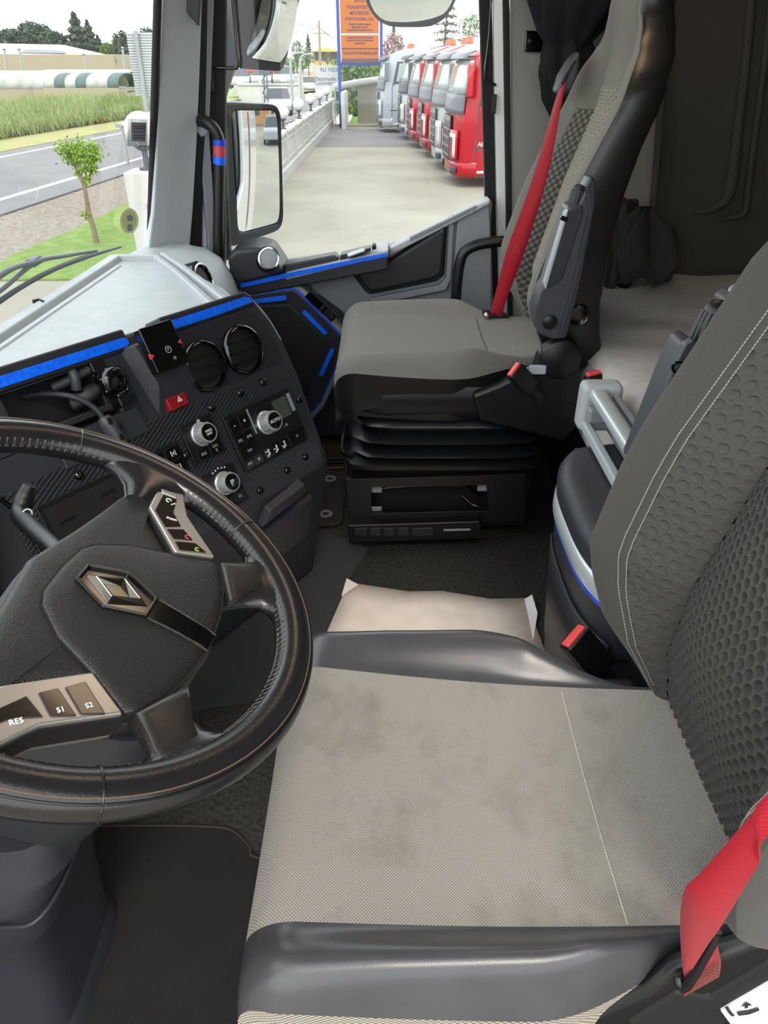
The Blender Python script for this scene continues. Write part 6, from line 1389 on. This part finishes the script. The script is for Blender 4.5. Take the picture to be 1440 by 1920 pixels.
for u in (444, 472, 510): p = at(u, 160, x=76); box('pillar', (76, p.y, (GZ+p.z)/2+.8), (.3, .3, p.z-GZ+1.6), M['white_paint'], sh_, bevel=.02)
rw = thing('roadside_wall', 'low white wall across the road', 'wall', (70, 10, GZ)); a, b = at(448, 178, x=68), at(560, 158, x=68); box('wall_slab', (68, (a.y+b.y)/2, (GZ+b.z)/2), (.3, a.y-b.y, b.z-GZ), M['white_paint'], rw, bevel=.02); box('wall_coping', (68, (a.y+b.y)/2, b.z), (.5, a.y-b.y, .15), M['white_paint'], rw, bevel=.02)
def car(name, label, u, v, x, paint, rot, lights=False):
    """small car; faces local -x"""
    p = at(u, v, x=x); t = thing(name, label, 'car', (0, 0, 0)); S = Fr((0, 0, 0), (1, 0, 0), (0, 0, 1), (0, -1, 0))
    prism('body', S, [(-2.1, .30), (-2.15, .62), (-1.9, .82), (-1.1, .92), (1.9, .95), (2.1, .80), (2.1, .30)], -.86, .86, M[paint], t, bevel=.10, bseg=3)
    frustum('cabin', WORLD, [(-1.15, -.80), (1.85, -.80), (1.85, .80), (-1.15, .80)], [(-.45, -.62), (1.35, -.62), (1.35, .62), (-.45, .62)], .90, 1.45, M['t_dark'], t, bevel=.05)
    box('roof', (.45, 0, 1.45), (1.7, 1.22, .05), M[paint], t, bevel=.02)
    for sx_ in (-1.35, 1.35):
        for sy in (-.82, .82): lathe('wheel', Fr((sx_, sy, .32), (1, 0, 0), (0, 0, 1), (0, 1 if sy > 0 else -1, 0)), [(.02, .06), (.18, .06), (.31, .04), (.32, -.1), (.02, -.1)], M['tyre'], t, segs=16)
    for sy in (-.62, .62):
        box('headlamp', (-2.08, sy, .66), (.12, .34, .2), M['lamp_glow2' if lights else 'lamp_white'], t, bevel=.03)
    box('number_plate', (-2.16, 0, .45), (.03, .5, .11), M['white_print'], t, bevel=.01)
    t.location = (p.x, p.y, GZ); t.rotation_euler = (0, 0, rot); return t
M['lamp_glow2'] = bpy.data.materials.new('headlamp_lit'); M['lamp_glow2'].use_nodes = True
N_ = M['lamp_glow2'].node_tree.nodes['Principled BSDF']; N_.inputs['Emission Color'].default_value = (1, .97, .85, 1); N_.inputs['Emission Strength'].default_value = 6
car('oncoming_car', 'pale blue grey car with headlights lit coming along the road', 521, 181, 52, 'car_paint', .10, True)
car('distant_car', 'small white car farther up the road beside the white sign', 576, 138, 92, 'car_paint2', .2)
for k, (u, v, x, m) in enumerate(((452, 162, 71, 'car_paint2'), (492, 160, 71, 'car_paint'), (532, 158, 71, 'car_paint2'))):
    cN = car('parked_car', ('white car parked across the road at the left of the lattice post', 'grey car parked across the road behind the lattice post', 'white car parked across the road right of the lattice post')[k], u, v, x, m, .12); cN.location.z = at(u, v+4, x=x).z; cN['group'] = 'cars parked across the road'
pw = thing('power_pole', 'wooden power pole with sagging wires beyond the road', 'pole', (95, 7.3, GZ))
a, b = at(600, 122, x=95), at(598, 38, x=95); tube('pole_shaft', [Vector((95, a.y, GZ)), b], [.18, .12], M['pole'], pw, segs=8, spline=0)
box('cross_arm', (95, b.y, b.z-1.2), (.15, 1.6, .12), M['pole'], pw, bevel=.01)
for (u, v), sag in (((520, 20), 8), ((660, 90), 4), ((540, 60), 6), ((650, 70), 6)):
    e = at(u, v, x=95); s = at(598, 48 if v < 65 else 52, x=95); md_ = (s+e)/2-Vector((0, 0, sag*.07)); tube('wire', [s, md_, e], .035, M['t_grey'], pw, segs=4, spline=5)
for u, v1, x in ((544, 110, 58), (562, 112, 60)):
    p = at(u, v1, x=x); s = thing('street_pole', 'pale lamp pole under the upper mirror, %s one' % ('left' if u == 544 else 'right'), 'pole', (x, p.y, GZ), 'lamp poles across the road'); tube('pole_shaft', [Vector((x, p.y, GZ)), p], .10, M['galv'], s, segs=6, spline=0); tube('pole_arm', [p, p+Vector((0, -.3, .3)), p+Vector((0, -1.0, .35))], .06, M['galv'], s, segs=6, spline=2)
lp = thing('lattice_post', 'slender lattice post standing at the roadside', 'post', (44, 6, GZ)); a, b = at(497, 185, x=44), at(497, 132, x=44)
for s in (-.12, .12): tube('post_leg', [Vector((44, a.y+s, GZ)), Vector((44, b.y+s*.6, b.z))], .04, M['t_grey'], lp, segs=5, spline=0)
for i in range(8):
    z = GZ+.4+i*(b.z-GZ-.4)/8; tube('post_brace', [Vector((44, a.y-.12*(1 if i % 2 else -1), z)), Vector((44, a.y+.12*(1 if i % 2 else -1), z+.3))], .025, M['t_grey'], lp, segs=4, spline=0)
# ------------------------------------------------------------------ peach building behind, seen in the mirrors, and one on the driver's side
pb_ = thing('peach_building', 'peach coloured building with balcony and outside stairs seen in the mirrors', 'building', (9, -30, GZ))
box('wall', (6.5, -32, GZ+3.5), (15, 6, 7), M['peach'], pb_, bevel=.05)
box('balcony', (6.5, -28.6, GZ+3.0), (15, 1.2, .25), M['peach'], pb_, bevel=.03)
for x in (1.5, 4.2, 7, 10): box('window', (x, -28.97, GZ+1.5), (1.0, .1, 1.3), M['t_dark'], pb_, bevel=.02); box('window', (x, -28.97, GZ+4.7), (1.0, .1, 1.6), M['t_dark'], pb_, bevel=.02)
for i in range(28): box('balcony_slat', (-.7+i*.53, -28.05, GZ+3.6), (.30, .05, 1.0), M['tan_wall'], pb_, bevel=.01)
for i in range(9): box('stair_step', (3.4+i*.32, -27.2, GZ+.18+i*.34), (.34, 1.2, .36), M['white_paint'], pb_, bevel=.02)
tube('stair_rail', [(3.2, -26.5, GZ+1.0), (6.2, -26.5, GZ+4.0)], .05, M['white_paint'], pb_, segs=6, spline=0)
car('rear_car', 'dark grey car parked by the peach building seen in mirror', 520, 300, 5, 'car_paint', 1.57).location = (3.4, -19, GZ)
